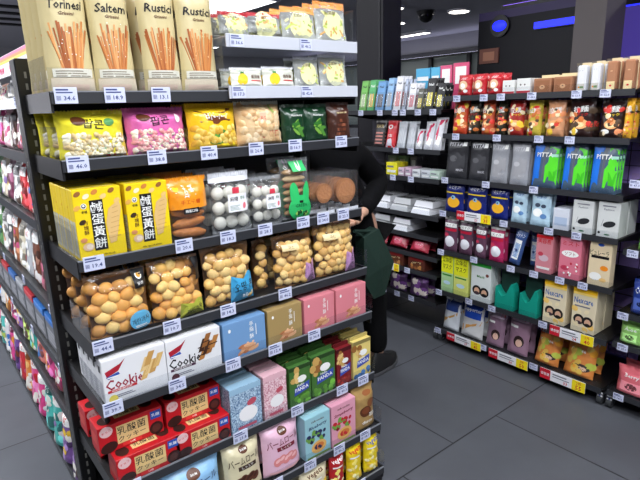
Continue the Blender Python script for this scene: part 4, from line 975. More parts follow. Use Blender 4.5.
pm = [((443, 177), (466, 139), (44, 44, 48), 'k', 'dark grey mask pouch at the left end of the third rack shelf'), ((467, 180), (488, 141), (48, 48, 52), 'k', 'dark grey mask pouch beside the light grey ones'),
      ((488, 182), (508, 142), (146, 148, 154), 'g', 'light grey mask pouch beside the dark grey ones'), ((508, 184), (529, 144), (150, 152, 158), 'g', 'light grey mask pouch beside the blue and green ones'),
      ((530, 187), (559, 145), (70, 90, 110), 'p', 'blue and green mask pouch touching the light grey one'), ((560, 189), (587, 146), (70, 90, 110), 'p', 'blue and green mask pouch in the middle of three'), ((588, 192), (620, 146), (70, 90, 110), 'p', 'blue and green mask pouch at the shelf right end')]
for k, (a, b, c, kd, lb) in enumerate(pm):
    sp = RP(2, a, b); F_ = foil(c, .3); o = bag('face_mask_pouch', sp[1]*.98, sp[2], .022, F_, seed=141+k, gfx=pouch(c, kd, k), sealmat=F_, wr=.6); put_r(2, o, sp, lb, 'face mask pack', 'mask pouches on the third rack shelf', 2, .03, lean=.08)
# fourth shelf
NAVY = foil((22, 34, 110))
def navy(g): g.ell(.5, .34, .34, .24, ink((236, 176, 40))); g.ell(.5, .5, .12, .09, ink((130, 180, 210))); g.ell(.47, .5, .04, .04, K_); g.text('のどケア', .5, .84, .1, W_, w=.6); g.rect(.05, .64, .95, .68, YE_)
for k, (a, b) in enumerate((((443, 212), (463, 184)), ((464, 215), (486, 186)), ((487, 218), (508, 188)))):
    sp = RP(3, a, b); o = bag('throat_candy_bag', sp[1]*.97, sp[2], .035, NAVY, seed=151+k, gfx=navy, sealmat=NAVY); put_r(3, o, sp, 'navy bag with an orange fruit, '+('left end of the fourth rack shelf', 'between two alike', 'beside the pale blue packs')[k], 'candy bag', 'navy blue bags', 1, .05, lean=.06)
PB = foil((176, 204, 220))
def pale(g): g.ell(.4, .4, .26, .2, W_); g.ell(.7, .3, .16, .12, ink((90, 130, 180))); g.ell(.38, .62, .14, .1, ink((60, 70, 90))); g.ell(.68, .6, .12, .09, ink((60, 70, 90))); g.text('マスク', .5, .85, .09, BL_, w=.5)
for k, (a, b) in enumerate((((509, 220), (527, 191)), ((528, 223), (551, 194)))):
    sp = RP(3, a, b); o = bag('child_mask_pack', sp[1]*.97, sp[2], .03, PB, seed=155+k, gfx=pale, sealmat=PB); put_r(3, o, sp, ('pale blue mask pack touching the navy bags', 'pale blue mask pack touching the flat white pack')[k], 'face mask pack', 'pale blue mask packs', 1, .04, lean=.06)
sp = RP(3, (552, 226), (570, 210)); o = carton('cotton_pack', sp[1]-.004, sp[2], .16, card((206, 210, 220)), lambda g: g.rect(.1, .2, .9, .6, ink((170, 186, 210)))); put_r(3, o, sp, 'low white pack lying before the mask boxes', 'cotton pack')
def maskbox(g): g.ell(.56, .38, .3, .15, ink((40, 42, 46)), .25); g.text('Fashion', .5, .8, .06, GREYI, w=.5); g.rect(.2, .88, .8, .91, GREYI); g.ell(.12, .12, .06, .06, K_); g.ell(.5, .08, .14, .04, ink((60, 110, 80))); g.line(.28, .5, .2, .3, .02, GREYI)
for k, (a, b) in enumerate((((571, 229), (595, 202)), ((596, 233), (622, 204)))):
    sp = RP(3, a, b); o = carton('mask_box', sp[1]-.003, sp[2], .09, card((208, 210, 208)), maskbox); put_r(3, o, sp, ('white box showing a black face mask, beside the low white pack', 'white box showing a black face mask at the fourth shelf right end')[k], 'mask box', 'white mask boxes', 1, .1)
# fifth shelf
def bub(g): g.ell(.5, .3, .36, .34, ink((224, 224, 230)), dome=.006); g.rect(.05, .74, .95, .86, W_); g.rect(.05, .62, .95, .7, ink((196, 30, 60))); g.text('メイク', .5, .8, .08, K_, w=.7); g.ell(.24, .5, .2, .12, ink((200, 60, 90)))
PKF = foil((120, 90, 110)); 
for k, (a, b) in enumerate((((441, 250), (456, 220)), ((457, 254), (472, 223)), ((473, 257), (486, 227)), ((487, 260), (504, 230)))):
    sp = RP(4, a, b); o = bag('makeup_puff_pack', sp[1]*.95, sp[2], .03, foil((96, 64, 84) if k < 3 else (176, 40, 90)), seed=161+k, gfx=bub, sealmat=W_); put_r(4, o, sp, 'puff pack with a white round window, '+('left end of the fifth rack shelf', 'second from left', 'third from left', 'magenta one by the tilted blue pack')[k], 'cosmetic pack', 'round window puff packs', 1, .04, lean=.04)
def bluep(g): g.rect(.2, .15, .8, .7, W_); g.rect(.26, .2, .74, .6, ink((150, 176, 214))); g.ell(.5, .4, .14, .14, ink((60, 80, 130))); g.text('コットン', .5, .82, .1, W_, w=.8)
sp = RP(4, (506, 266), (521, 226)); o = bag('cotton_pad_pack', sp[1]*.9, sp[2]*.92, .035, foil((56, 84, 140)), seed=171, gfx=bluep, sealmat=W_); put_r(4, o, sp, 'blue cotton pad pack tilted to the left', 'cosmetic pack', 'blue cotton pad packs', 0, roll=.22, dz=.004)
sp = RP(4, (520, 268), (532, 230)); o = bag('cotton_pad_pack', sp[1], sp[2]*.9, .035, foil((56, 84, 140)), seed=172, gfx=bluep, sealmat=W_); put_r(4, o, (sp[0]-.005, sp[1], sp[2], sp[3]+.07), 'blue cotton pad pack standing upright behind the tilted one', 'cosmetic pack', 'blue cotton pad packs', 0)
def pinkp(t, c2):
    def f(g): g.text(t, .5, .84, .1, R_, w=.8); g.ell(.5, .6, .4, .16, W_); g.text('ソフト', .5, .6, .08, ink((170, 50, 80)), w=.5); g.ell(.3, .25, .2, .12, ink(c2)); g.blobs(.1, .08, .9, .4, .06, [W_, ink((200, 50, 70))], 12, .001)
    return f
def drink(g): g.text('ピュレーラ', .45, .72, .12, K_, w=.84); g.ell(.5, .9, .14, .08, BL_); g.rect(.1, .6, .9, .66, K_); g.ell(.35, .2, .28, .2, W_); g.ell(.72, .4, .18, .13, OR_); g.ell(.7, .14, .16, .1, ink((230, 190, 120)))
def darkp(g): g.text('美容液', .5, .85, .14, R_, w=.8); g.ell(.5, .4, .3, .2, ink((206, 180, 190))); g.ell(.3, .5, .16, .13, ink((190, 60, 80))); g.rect(.1, .1, .9, .16, W_); g.rect(.0, .92, 1, 1, R_)
for k, (a, b, c, gf, lb) in enumerate((((534, 272), (554, 237), (206, 130, 140), darkp, 'pink pack with red lettering beside the blue cotton packs'), ((557, 278), (583, 239), (220, 120, 140), pinkp('ミスト', (190, 60, 90)), 'pink pack with a white oval, fifth rack shelf'), ((586, 284), (614, 241), (226, 206, 170), drink, 'cream pack with orange cup at the fifth shelf right end'))):
    sp = RP(4, a, b); o = carton('beauty_pack', sp[1]-.004, sp[2], .05, card(c), gf); put_r(4, o, sp, lb, 'beauty pack', None, 1 if k < 2 else 0, .07)
# sixth shelf
def lime(g): g.rect(0, .5, 1, 1, ink((226, 228, 40))); g.text('立体型', .5, .84, .14, K_, w=.8); g.text('マスク', .5, .66, .13, K_, w=.74); g.ell(.5, .24, .3, .14, ink((190, 220, 236))); g.rect(.1, .42, .9, .46, G_)
for k, (a, b) in enumerate((((439, 288), (452, 254)), ((453, 292), (469, 256)))):
    sp = RP(5, a, b); o = carton('mask_pack', sp[1]-.003, sp[2], .03, card((170, 206, 150) if k == 0 else (214, 220, 120)), lime); put_r(5, o, sp, ('lime yellow mask pack at the sixth rack shelf left end', 'lime yellow mask pack beside the green-topped white one')[k], 'face mask pack', 'lime yellow mask packs', 2, .035)
def faces(g, wm=W_):
    for u, v in ((.32, .27), (.7, .25)): g.ell(u, v, .23, .24, K_); g.ell(u, v-.02, .14, .17, ink((214, 170, 140))); g.ell(u, v-.07, .13, .08, K_ if u > .5 else ink((70, 50, 60)))
def greent(g): g.rect(0, .86, 1, 1, ink((50, 160, 60))); faces(g); g.text('Mask', .5, .62, .06, G_, w=.4); g.ell(.82, .68, .08, .08, ink((120, 60, 50)))
sp = RP(5, (470, 298), (492, 262)); o = carton('mask_pack', sp[1]-.003, sp[2]*1.04, .03, card((216, 222, 220)), greent); put_r(5, o, sp, 'white mask pack with a green top and two dark-haired faces', 'face mask pack', None, 2, .035)
TEAL = mat('teal_plastic', (20, 150, 130), .35)
for k, (a, b) in enumerate((((494, 305), (516, 271)), ((518, 312), (540, 278)))):
    sp = RP(5, a, b); W, H = sp[1]-.006, sp[2]
    g = MB(); N = 24; F0 = []; 
    for i in range(N+1):
        u = i/N; h = float(np.interp(u, [0, .15, .35, .55, .7, .82, .92, 1], [.52, .40, .30, .36, .52, .66, .64, .48])); F0.append(((u-.5)*W, h*H))
    V = []; 
    for y in (0, .05):
        for x, z in F0: V += [(x, y, 0), (x, y, z)]
    M2 = 2*(N+1); Fs = []
    for i in range(N):
        a_ = 2*i; Fs += [(a_, a_+2, a_+3, a_+1), (M2+a_, M2+a_+1, M2+a_+3, M2+a_+2), (a_+1, a_+3, M2+a_+3, M2+a_+1)]
    Fs += [(0, 1, M2+1, M2), (2*N, M2+2*N, M2+2*N+1, 2*N+1)]
    g.add(V, Fs, TEAL); o = g.build('hair_band_pack')
    d = MB(); d.box(-W/2+.004, .051, .0, W/2-.004, .054, H*1.05, mat('dark_green_card', (20, 52, 44), .5)); d.build('backing_card', o)
    put_r(5, o, sp, ('teal wave-topped holder beside the green-topped pack', 'teal wave-topped holder beside the yellow-topped mask box')[k], 'cosmetic pack', 'teal wave-topped holders', 0)
def nex(g):
    g.rect(0, .84, 1, 1, ink((246, 190, 30))); g.rect(0, .8, 1, .85, ink((250, 214, 110))); g.text('Nexcare', .46, .68, .13, ink((50, 100, 170)), w=.8); g.blobs(.05, .05, .95, .5, .14, [ink((240, 200, 110)), ink((236, 220, 180))], 10, .0004); g.rect(.1, .54, .75, .57, GREYI); faces(g)
for k, (a, b) in enumerate((((542, 319), (568, 282)), ((570, 327), (599, 288)))):
    sp = RP(5, a, b); o = carton('mask_box', sp[1]-.003, sp[2], .09, card((226, 212, 180)), nex, top=card((244, 190, 30))); put_r(5, o, sp, ('yellow-topped cream mask box beside the teal holders', 'yellow-topped cream mask box at the sixth shelf right end')[k], 'mask box', 'yellow-topped mask boxes', 1, .1)
# bottom shelf
def bl1(g): g.rect(0, .62, 1, 1, ink((40, 60, 120))); g.poly([(.1, .2), (.9, .5), (.9, .62), (.1, .36)], ink((196, 150, 80)))
def bl2(g): g.rect(0, .5, 1, .95, ink((30, 70, 170))); g.text('Supporter', .5, .72, .13, W_, w=.84); g.poly([(.1, .12), (.9, .36), (.96, .48), (.1, .3)], ink((206, 150, 80)))
def pur(g): g.rect(0, .82, 1, 1, ink((226, 200, 220))); g.ell(.6, .34, .24, .26, ink((50, 34, 34))); g.ell(.62, .3, .15, .17, ink((220, 180, 160))); g.text('3M', .82, .9, .09, R_, w=.2); g.rect(.08, .66, .5, .72, W_)
def ora(g): g.rect(0, .8, 1, 1, ink((240, 236, 230))); g.text('3M', .15, .82, .12, R_, w=.2); g.blobs(.05, .1, .95, .7, .15, [ink((244, 170, 50)), ink((230, 190, 90)), ink((190, 200, 80))], 12, .001); g.ell(.62, .22, .3, .13, ink((60, 50, 50))); g.ell(.62, .2, .2, .08, ink((226, 190, 160))); g.text('Filtrete', .45, .62, .08, W_, w=.6)
for k, (a, b, c, gf, lb) in enumerate((((439, 329), (456, 303), (200, 204, 210), bl1, 'white and navy pack at the rack bottom left end'), ((458, 336), (482, 304), (206, 206, 206), bl2, 'bright blue support bandage pack with white lettering'), ((483, 343), (503, 316), (140, 110, 130), pur, 'dusky purple pack with a face, beside the blue bandage pack'),
                                        ((504, 350), (528, 320), (150, 116, 136), pur, 'dusky purple pack with a face, beside the orange bags'))):
    sp = RP(6, a, b, .02); F_ = foil(c); o = bag('bandage_pack', sp[1]*.97, sp[2], .05, F_, seed=181+k, gfx=gf, sealmat=F_); put_r(6, o, sp, lb, 'health pack', 'bandage packs on the bottom shelf', 1, .07, lean=.15)
OF = foil((226, 140, 70))
for k, (a, b) in enumerate((((531, 358), (558, 334)), ((560, 366), (594, 344)))):
    sp = RP(6, a, b, .02); o = bag('orange_filter_bag', sp[1]*.98, max(.1, sp[2]), .07, OF, seed=191+k, gfx=ora, sealmat=OF, wr=1.5); put_r(6, o, sp, ('orange filter mask bag beside the purple packs', 'orange filter mask bag at the rack bottom right end')[k], 'face mask pack', 'orange filter bags', 1, .09, lean=.3)

# ================================================================ LEFT PART OF THE RACK WALL (beside the person)
def RB(i, bl, tr, dx=.012): return R(i, bl, tr, dx, RBZ_)
def tools(c1, c2):
    def f(g):
        g.rect(.1, .62, .9, .95, ink(c1)); g.rect(.2, .12, .8, .55, ink(c2)); g.text('Nail', .5, .8, .08, K_ if sum(c1) > 380 else W_, w=.6); g.line(.4, .15, .45, .55, .06, GREYI); g.line(.6, .15, .56, .55, .06, GREYI)
    return f
tl = [(357, 364, 80, (120, 190, 90), (200, 220, 160), 'green'), (365, 372, 79, (90, 180, 110), (230, 190, 50), 'green and yellow'), (373, 382, 80, (110, 160, 210), (60, 60, 70), 'pale blue'), (383, 390, 77, (150, 190, 230), (160, 170, 180), 'sky blue'),
      (391, 399, 75, (236, 236, 240), (220, 120, 120), 'white with red dots'), (400, 404, 78, (190, 200, 220), (120, 120, 130), 'grey-blue'), (405, 413, 82, (240, 240, 244), (210, 110, 120), 'tall white'), (414, 421, 88, (90, 90, 80), (220, 200, 60), 'dark olive'), (422, 432, 77, (36, 34, 36), (236, 220, 40), 'black and yellow'), (433, 441, 82, (30, 30, 34), (236, 220, 40), 'black with white card'), (442, 447, 84, (30, 30, 32), (60, 60, 60), 'plain black')]
for k, (x0, x1, yt, c1, c2, nm) in enumerate(tl):
    sp = RB(0, (x0, 110), (x1, yt)); b = ink(c1); W, H = max(sp[1]-.008, .012), sp[2]
    g = MB(); g.box(-W/2, 0, 0, W/2, .004, H, card(tuple(int(q*.9) for q in c1)), .001); g.face(lambda u, v, o, W=W, H=H: ((u-.5)*W, -o, v*H), W, H); tools(c1, c2)(g); o = g.build('nail_tool_card')
    c = MB(); c.box(-W*.36, -.014, H*.1, W*.36, -.001, H*.55, FILM, .003); c.build('clear_blister', o)
    put_r(0, o, (sp[0], W, H, sp[3]+.012), nm+' tool card in the row beside the black column', 'tool card', 'tool cards on the top rack tray', 2, .035, lean=.2, zs=RBZ_)
# blue pads and pink cards behind the tool cards
for k, (x0, x1, y0, y1, c, lb) in enumerate(((416, 430, 78, 68, (80, 170, 210), 'turquoise pack standing above the black tool cards, left one'), (431, 440, 78, 67, (90, 180, 216), 'turquoise pack standing above the black tool cards, right one'), (440, 452, 86, 65, (220, 90, 130), 'pink card with white centre above the tool cards'), (453, 469, 76, 62, (214, 80, 120), 'pink card with white centre behind the toffee bags'))):
    X = RX+.2; a = hit(x0, y0, 0, X); b = hit(x1, y1, 0, X); W = a.y-b.y; H = b.z-RBZ_[0]; g = MB(); g.box(-W/2, 0, 0, W/2, .01, H, card(c), .001)
    g.face(lambda u, v, o, W=W, H=H: ((u-.5)*W, -o, v*H), W, H)
    if k > 1: g.rect(.15, .55, .85, .92, W_)
    else: g.rect(.1, .7, .9, .8, W_)
    o = g.build('hanging_card', None); zz = RBZ_[0] if a.y > 1.99 else RZ[0]
    if zz == RZ[0]: o.scale = (1, 1, .9)
    place(o, X, (a.y+b.y)/2 if zz == RBZ_[0] else min((a.y+b.y)/2, 1.92-W/2), zz+.001, -PI/2); tag(o, lb, 'hanging card', 'cards above the tool row')
def s2(kind):
    def f(g):
        if kind == 'k': g.text('BLACK', .5, .8, .12, CRE, w=.7); [g.rect(.15, .12+.13*j, .85, .18+.13*j, ink((190, 120, 110))) for j in range(4)]
        if kind == 'r': g.ell(.4, .78, .26, .17, W_); g.ell(.4, .78, .14, .1, R_); g.text('1本', .45, .45, .14, W_, w=.7); g.poly([(.1, 0), (.9, 0), (.6, .35), (.2, .3)], ink((200, 200, 210)))
        if kind == 's': [g.line(.2+.2*j, .1, .3+.18*j, .8, .07, ink((176, 180, 186))) for j in range(4)]; g.ell(.5, .85, .3, .1, ink((206, 208, 212)))
        if kind == 'p': g.poly([(.05, .4), (.5, .95), (.95, .98), (.4, .3)], ink((206, 50, 90))); g.poly([(.3, .2), (.6, .45), (.9, .4), (.8, .1)], W_); g.rect(.3, .9, .9, .97, W_)
    return f
for k, (x0, x1, yt, c, kd, lb) in enumerate(((372, 383, 121, (40, 32, 32), 'k', 'black card with pink bars on the second rack tray'), (384, 394, 121, (196, 28, 40), 'r', 'red card with white logo circle on the second tray'), (395, 404, 122, (196, 200, 206), 's', 'silver brush pack beside the red card'), (405, 413, 122, (200, 204, 210), 's', 'silver brush pack beside the pink striped pouches'),
                                             (414, 421, 130, (206, 206, 212), 'p', 'pink striped pouch, shortest one'), (422, 432, 122, (206, 206, 212), 'p', 'pink striped pouch in the middle'), (433, 443, 118, (210, 210, 216), 'p', 'pink striped pouch at the tray right end'))):
    sp = RB(1, (x0, 148), (x1, yt)); F_ = foil(c, .3); o = bag('brush_pouch', sp[1]*.95, sp[2], .02, F_, seed=201+k, gfx=s2(kd), sealmat=F_, wr=.5); put_r(1, o, sp, lb, 'brush pouch', 'pouches on the second rack tray', 1, .03, lean=.2, zs=RBZ_)
for k, (x0, x1, yt, c, lb) in enumerate(((386, 397, 163, (226, 216, 40), 'yellow small box on the third rack shelf'), (398, 404, 168, (206, 180, 196), 'pale pink small box beside the yellow one'), (405, 411, 168, (200, 170, 190), 'pale pink small box beside the white jars'), (412, 420, 170, (206, 208, 212), 'white low box left of its twin'), (421, 430, 171, (200, 204, 210), 'white low box right of its twin'), (431, 441, 172, (180, 200, 186), 'pale green low box at the third shelf right end'))):
    sp = RB(2, (x0, 178), (x1, yt)); o = carton('cosmetic_box', sp[1]-.003, max(.03, sp[2]), .05, card(c), lambda g: (g.rect(.1, .2, .9, .4, W_), g.rect(.1, .6, .7, .75, GREYI))); put_r(2, o, sp, lb, 'cosmetic box', 'cosmetic boxes', 1, .055, zs=RBZ_)
for k, (x0, x1, c, lb) in enumerate(((388, 396, (196, 216, 190), 'pale green tall bottle box behind the yellow boxes'), (398, 407, (150, 190, 150), 'mid green tall bottle box behind the pink boxes'), (410, 417, (130, 130, 134), 'grey tall bottle box behind the white boxes'))):
    a = hit(x0, 175, 0, RX+.16); b = hit(x1, 154, 0, RX+.16); o = carton('bottle_box', a.y-b.y, .105, .05, card(c), lambda g: g.rect(.2, .2, .8, .8, W_)); put_r(2, o, ((a.y+b.y)/2, 0, 0, RX+.16), lb, 'bottle box', 'tall bottle boxes', 0, zs=RBZ_)
SILV2 = mat('silver_tray_pack', (200, 202, 204), .25, metal=.3)
for sh, n, z0, nm in ((3, 5, 205, 'upper'), (4, 4, 238, 'lower')):
    for k in range(n):
        y1 = 2.90-k*.178; g = MB(); W = .15
        g.add([(-W/2, 0, 0), (W/2, 0, 0), (W/2, .2, 0), (-W/2, .2, 0), (-W/2+.01, .012, .035), (W/2-.01, .012, .035), (W/2-.01, .19, .035), (-W/2+.01, .19, .035)], [(0, 3, 2, 1), (4, 5, 6, 7), (0, 1, 5, 4), (1, 2, 6, 5), (2, 3, 7, 6), (3, 0, 4, 7)], WHITE if (k+sh) % 2 else SILV2)
        o = g.build('lash_case'); l = MB(); l.box(-W/2+.012, .014, .0352, W/2-.012, .188, .037, FILM); l.box(-W/2+.03, .04, .0352, W/2-.03, .06, .038, mat('lash_black', (30, 28, 30), .6)); l.build('clear_lid', o)
        put_r(sh, o, (y1-.08, W, .03, RX+.014), 'silvery flat case on the %s case shelf, ' % nm+('nearest the person', 'second from the person', 'third from the person', 'fourth from the person', 'touching the navy bags')[k], 'flat case', 'flat silvery cases', 0, zs=RBZ_)
        c = dup(o); c.location.z += .0395; c.location.x += .03; tag(c, o['label']+', top of its pair', 'flat case', 'flat silvery cases')
for k in range(5):
    sp = (2.84-k*.178, .15, .07, RX+.014); o = bag('red_sweet_bag', .15, .085, .05, foil((170, 30, 56)), seed=221+k, gfx=lambda g: (g.ell(.5, .5, .26, .2, ink((220, 80, 110))), g.text('ピンク', .5, .5, .2, W_, w=.4)), sealmat=foil((200, 60, 90)))
    put_r(5, o, sp, 'crimson sweet bag, '+('nearest the person', 'second from the person', 'third from the person', 'fourth from the person', 'farthest right')[k]+', above the brown boxes', 'candy bag', 'crimson sweet bags', 1, .07, lean=.5, zs=RBZ_)
def choc(g): g.rect(.1, .66, .9, .9, ink((120, 30, 30))); g.text('CHOCO', .5, .5, .16, CRE, w=.8, rot=.15); g.blobs(.1, .08, .9, .36, .12, [ink((150, 90, 50)), ink((190, 130, 70)), ink((90, 50, 30))], 9, .001)
for k in range(5):
    o = carton('chocolate_box', .138, .088, .06, card((84, 40, 30)), choc); put_r(6, o, (2.84-k*.178, 0, 0, RX+.012), 'dark brown chocolate box, '+('nearest the person', 'second from the person', 'third from the person', 'fourth from the person', 'touching the lime mask packs')[k], 'chocolate box', 'dark brown chocolate boxes', 1, .065, zs=RBZ_)
def dk(c):
    return lambda g: (g.blobs(.08, .08, .92, .9, .16, [ink(c), ink(tuple(int(q*.6) for q in c)), ink((200, 190, 180))], 12, .001), g.text('MIX', .5, .7, .14, W_, w=.5))
for k, (c, lb) in enumerate((((70, 80, 50), 'dark olive nut bag nearest the person, bottom shelf'), ((60, 50, 40), 'dark brown nut bag on the bottom shelf'), ((30, 30, 34), 'black nut bag between brown and purple'), ((100, 60, 120), 'purple raisin bag beside the black one'), ((110, 66, 130), 'purple raisin bag by the castors'))):
    o = bag('nut_bag', .15, .13, .05, foil(tuple(int(q*.6) for q in c)), seed=231+k, gfx=dk(c), sealmat=foil(c)); put_r(7, o, (2.84-k*.178, 0, 0, RX+.014), lb, 'nut bag', 'nut bags on the bottom shelf', 1, .07, lean=.1, zs=RBZ_)
# ================================================================ RIGHTMOST RACK, cut by the frame
def RCp(i, bl, tr, dx=.012): return R(i, bl, tr, dx, RCZ)
for k, (i, y, W, H, c, tc_, t, lb) in enumerate(((1, .83, .12, .14, (150, 170, 220), BL_, 'COOL', 'pale blue and violet pack on the cut-off rack, second shelf'), (2, .82, .12, .13, (120, 190, 90), G_, 'MINT', 'green pack on the cut-off rack, third shelf'), (3, .83, .10, .155, (36, 60, 140), W_, 'COOL', 'royal blue pack on the cut-off rack'),
                                                  (3, .70, .12, .15, (60, 110, 180), W_, 'DRY', 'mid blue pack on the cut-off rack'), (4, .86, .10, .1, (150, 206, 110), W_, 'Aloe', 'light green pack, left one on the cut-off rack'), (4, .74, .11, .1, (170, 214, 140), G_, 'Aloe', 'light green pack, right one on the cut-off rack'),
                                                  (5, .83, .14, .13, (226, 110, 120), W_, 'Berry', 'coral pink pack with a dark picture on the cut-off rack bottom'), (5, .68, .14, .13, (220, 120, 130), W_, 'Berry', 'second coral pink pack at the frame edge'), (0, .84, .12, .1, (190, 150, 110), BR_, 'Latte', 'light brown pack on top of the cut-off rack'), (3, .83, .1, .11, (70, 130, 190), W_, 'Wave', 'x'))):
    if lb == 'x': continue
    F_ = foil(c); o = bag('wipes_pack', W, H, .06, F_, seed=241+k, gfx=lambda g, t=t, tc_=tc_, c=c: (g.text(t, .5, .72, .18, tc_, w=.7), g.rect(.15, .15, .8, .5, ink(tuple(min(255, q+50) for q in c))), g.ell(.5, .33, .2, .12, ink(tuple(int(q*.5) for q in c)))), sealmat=F_)
    put_r(i, o, (y, W, H, RX+.014), lb, 'pack', None, 1, .08, lean=.06, zs=RCZ)

# ================================================================ LEFT AISLE GOODS
LCOL = [(226, 120, 150), (230, 226, 224), (206, 40, 50), (236, 232, 220), (200, 90, 130), (120, 60, 40), (240, 150, 60), (60, 120, 190), (180, 200, 90), (90, 70, 60), (240, 200, 60), (150, 120, 180)]
rows = [  # shelf, height, list of (colour name, rgb)
 (1, .155, .14, [('pale pink', (226, 180, 190)), ('white', (226, 222, 220)), ('rose', (214, 120, 150)), ('dark brown', (84, 56, 50)), ('pale pink', (230, 190, 196)), ('magenta', (200, 60, 130)), ('white', (220, 216, 214)), ('violet', (140, 100, 160)), ('cream', (230, 214, 180)), ('rose', (214, 120, 150)), ('brown', (110, 70, 60)), ('white', (226, 222, 220)), ('coral', (226, 110, 100)), ('grey', (150, 150, 156))]),
 (2, .19, .14, [('white', (224, 222, 220)), ('dusty pink', (190, 120, 130)), ('scarlet', (206, 30, 40)), ('scarlet', (210, 40, 46)), ('white', (230, 228, 226)), ('plum', (120, 50, 80)), ('cream', (226, 214, 190)), ('green', (90, 140, 80)), ('scarlet', (204, 34, 44)), ('white', (226, 224, 222)), ('orange', (230, 140, 60)), ('pink', (226, 140, 160)), ('brown', (110, 70, 50)), ('grey', (140, 140, 146))]),
 (3, .25, .14, [('white', (222, 220, 214)), ('dusty rose', (176, 96, 110)), ('dusty rose', (184, 104, 116)), ('cocoa brown', (120, 70, 50)), ('silver', (190, 192, 196)), ('cream', (226, 216, 190)), ('copper', (170, 100, 60)), ('dark grey', (80, 80, 84)), ('white', (220, 218, 214)), ('green', (100, 150, 90)), ('red', (190, 40, 50)), ('yellow', (230, 200, 70)), ('brown', (110, 70, 50)), ('pink', (220, 140, 160))]),
 (5, .16, .165, [('amber', (216, 150, 50)), ('yellow', (236, 200, 60)), ('hot pink', (226, 60, 130)), ('hot pink', (232, 80, 150)), ('salmon', (230, 130, 120)), ('teal', (60, 170, 160)), ('lime', (170, 200, 80)), ('violet', (150, 100, 170)), ('hot pink', (226, 60, 130)), ('orange', (236, 140, 50)), ('white', (226, 224, 222)), ('blue', (70, 120, 190))]),
 (6, .30, .15, [('pale pink', (226, 170, 180)), ('purple and white', (120, 80, 150)), ('purple and white', (130, 92, 160)), ('aqua and white', (80, 190, 180)), ('aqua and white', (90, 200, 190)), ('hot pink', (230, 70, 140)), ('hot pink', (236, 90, 150)), ('orange', (236, 140, 60)), ('red', (206, 50, 60)), ('purple', (120, 80, 160)), ('hot pink', (230, 80, 150)), ('white', (230, 228, 230)), ('aqua', (90, 200, 190)), ('rose', (226, 120, 150))])]
def mixg(c, seed):
    def f(g):
        r = random.Random(seed); g.rect(.12, .66, .88, .84, W_ if seed % 3 else ink(tuple(int(q*.5) for q in c))); g.text(('お菓子', 'グミ', 'あめ', '梅')[seed % 4], .5, .75, .12, R_ if seed % 3 else W_, w=.6)
        g.blobs(.1, .1, .9, .58, .15, [ink(tuple(min(255, q+60) for q in c)), ink(tuple(int(q*.6) for q in c)), ink((240, 236, 226)), ink(LCOL[seed % 12])], 12, .001, r)
    return f
NUM = ['nearest the corner post', 'second from the corner post', 'third from the corner post', 'fourth from the corner post', 'fifth from the corner post', 'sixth from the corner post', 'seventh from the post', 'eighth from the post', 'ninth from the post', 'tenth from the post', 'eleventh from the post', 'twelfth from the post', 'thirteenth from the post', 'last before the aisle end']
for ri, (i, H, st, items) in enumerate(rows):
    y = LY0+.06; rnm = ('top bag row', 'second bag row', 'middle bag row', 'low bag row', 'floor-level row')[ri]
    for k, (nm, c) in enumerate(items):
        W = st*.94; F_ = foil(c); o = bag('snack_pouch', W, H*(1-.05*(k % 3)), .045 if i < 6 else .12, F_, seed=300+ri*20+k, gfx=mixg(c, ri*5+k), sealmat=F_, n=14, wr=1.3)
        place(o, LX+(.012 if i < 6 else -.012), y, 0, -PI/2, .1); settle(o, LZ[i]+.001)
        tag(o, '%s snack pouch, left aisle %s, %s' % (nm, rnm, NUM[k]), 'snack pouch', 'pouches on the left aisle shelves'); y += st
        if H < .25 and k < 4:
            c2 = dup(o); c2.location.x += .07; tag(c2, '%s pouch behind the front one, %s, %s' % (nm, rnm, NUM[k]), 'snack pouch', 'pouches on the left aisle shelves')
for k, (nm, c) in enumerate((('black', (40, 40, 44)), ('blue', (40, 110, 190)), ('blue', (50, 120, 200)), ('red', (200, 50, 60)), ('silver', (170, 172, 178)), ('blue', (60, 110, 180)), ('red', (190, 50, 56)), ('brown', (110, 80, 60)), ('grey', (150, 150, 156)), ('green', (90, 140, 90)))):
    W = .18; g = MB(); g.box(-W/2, 0, 0, W/2, .2, .10, mat('grey_tray', (110, 112, 118), .4), .002); g.box(-W/2+.006, -.001, .1, W/2-.006, .19, .125, card(c), .002)
    g.face(lambda u, v, o: ((u-.5)*W, -o, v*.1), W, .1); g.barcode(.1, .2, .9, .8, ink((190, 190, 196)), 4); o = g.build('tin_box')
    MB().box(-W/2+.003, .0, .126, W/2-.003, .19, .13, card(tuple(int(q*.8) for q in c))).build('lid', o)
    place(o, LX+.012, LY0+.12+k*.2, 0, -PI/2); settle(o, LZ[4]+.001); tag(o, '%s topped grey tray box on the left aisle, %s' % (nm, NUM[k]), 'box', 'tray boxes on the left aisle shelf')
for k, (nm, c) in enumerate((('pastel pink', (236, 190, 200)), ('orange', (240, 150, 90)), ('cream', (236, 220, 190)), ('white', (226, 224, 226)), ('peach', (240, 180, 150)), ('white', (230, 228, 228)), ('pink', (226, 150, 170)), ('cream', (230, 214, 190)), ('white', (226, 224, 226)), ('orange', (236, 150, 90)))):
    F_ = foil(c); o = bag('jelly_cup_bag', .17, .07, .045, F_, seed=420+k, gfx=mixg(c, k), sealmat=F_, n=12)
    place(o, LX+.07, LY0+.12+k*.2, 0, -PI/2, .05); settle(o, LZ[0]+.001); tag(o, '%s jelly bag below the header board, %s' % (nm, NUM[k]), 'jelly bag', 'jelly bags under the header board')
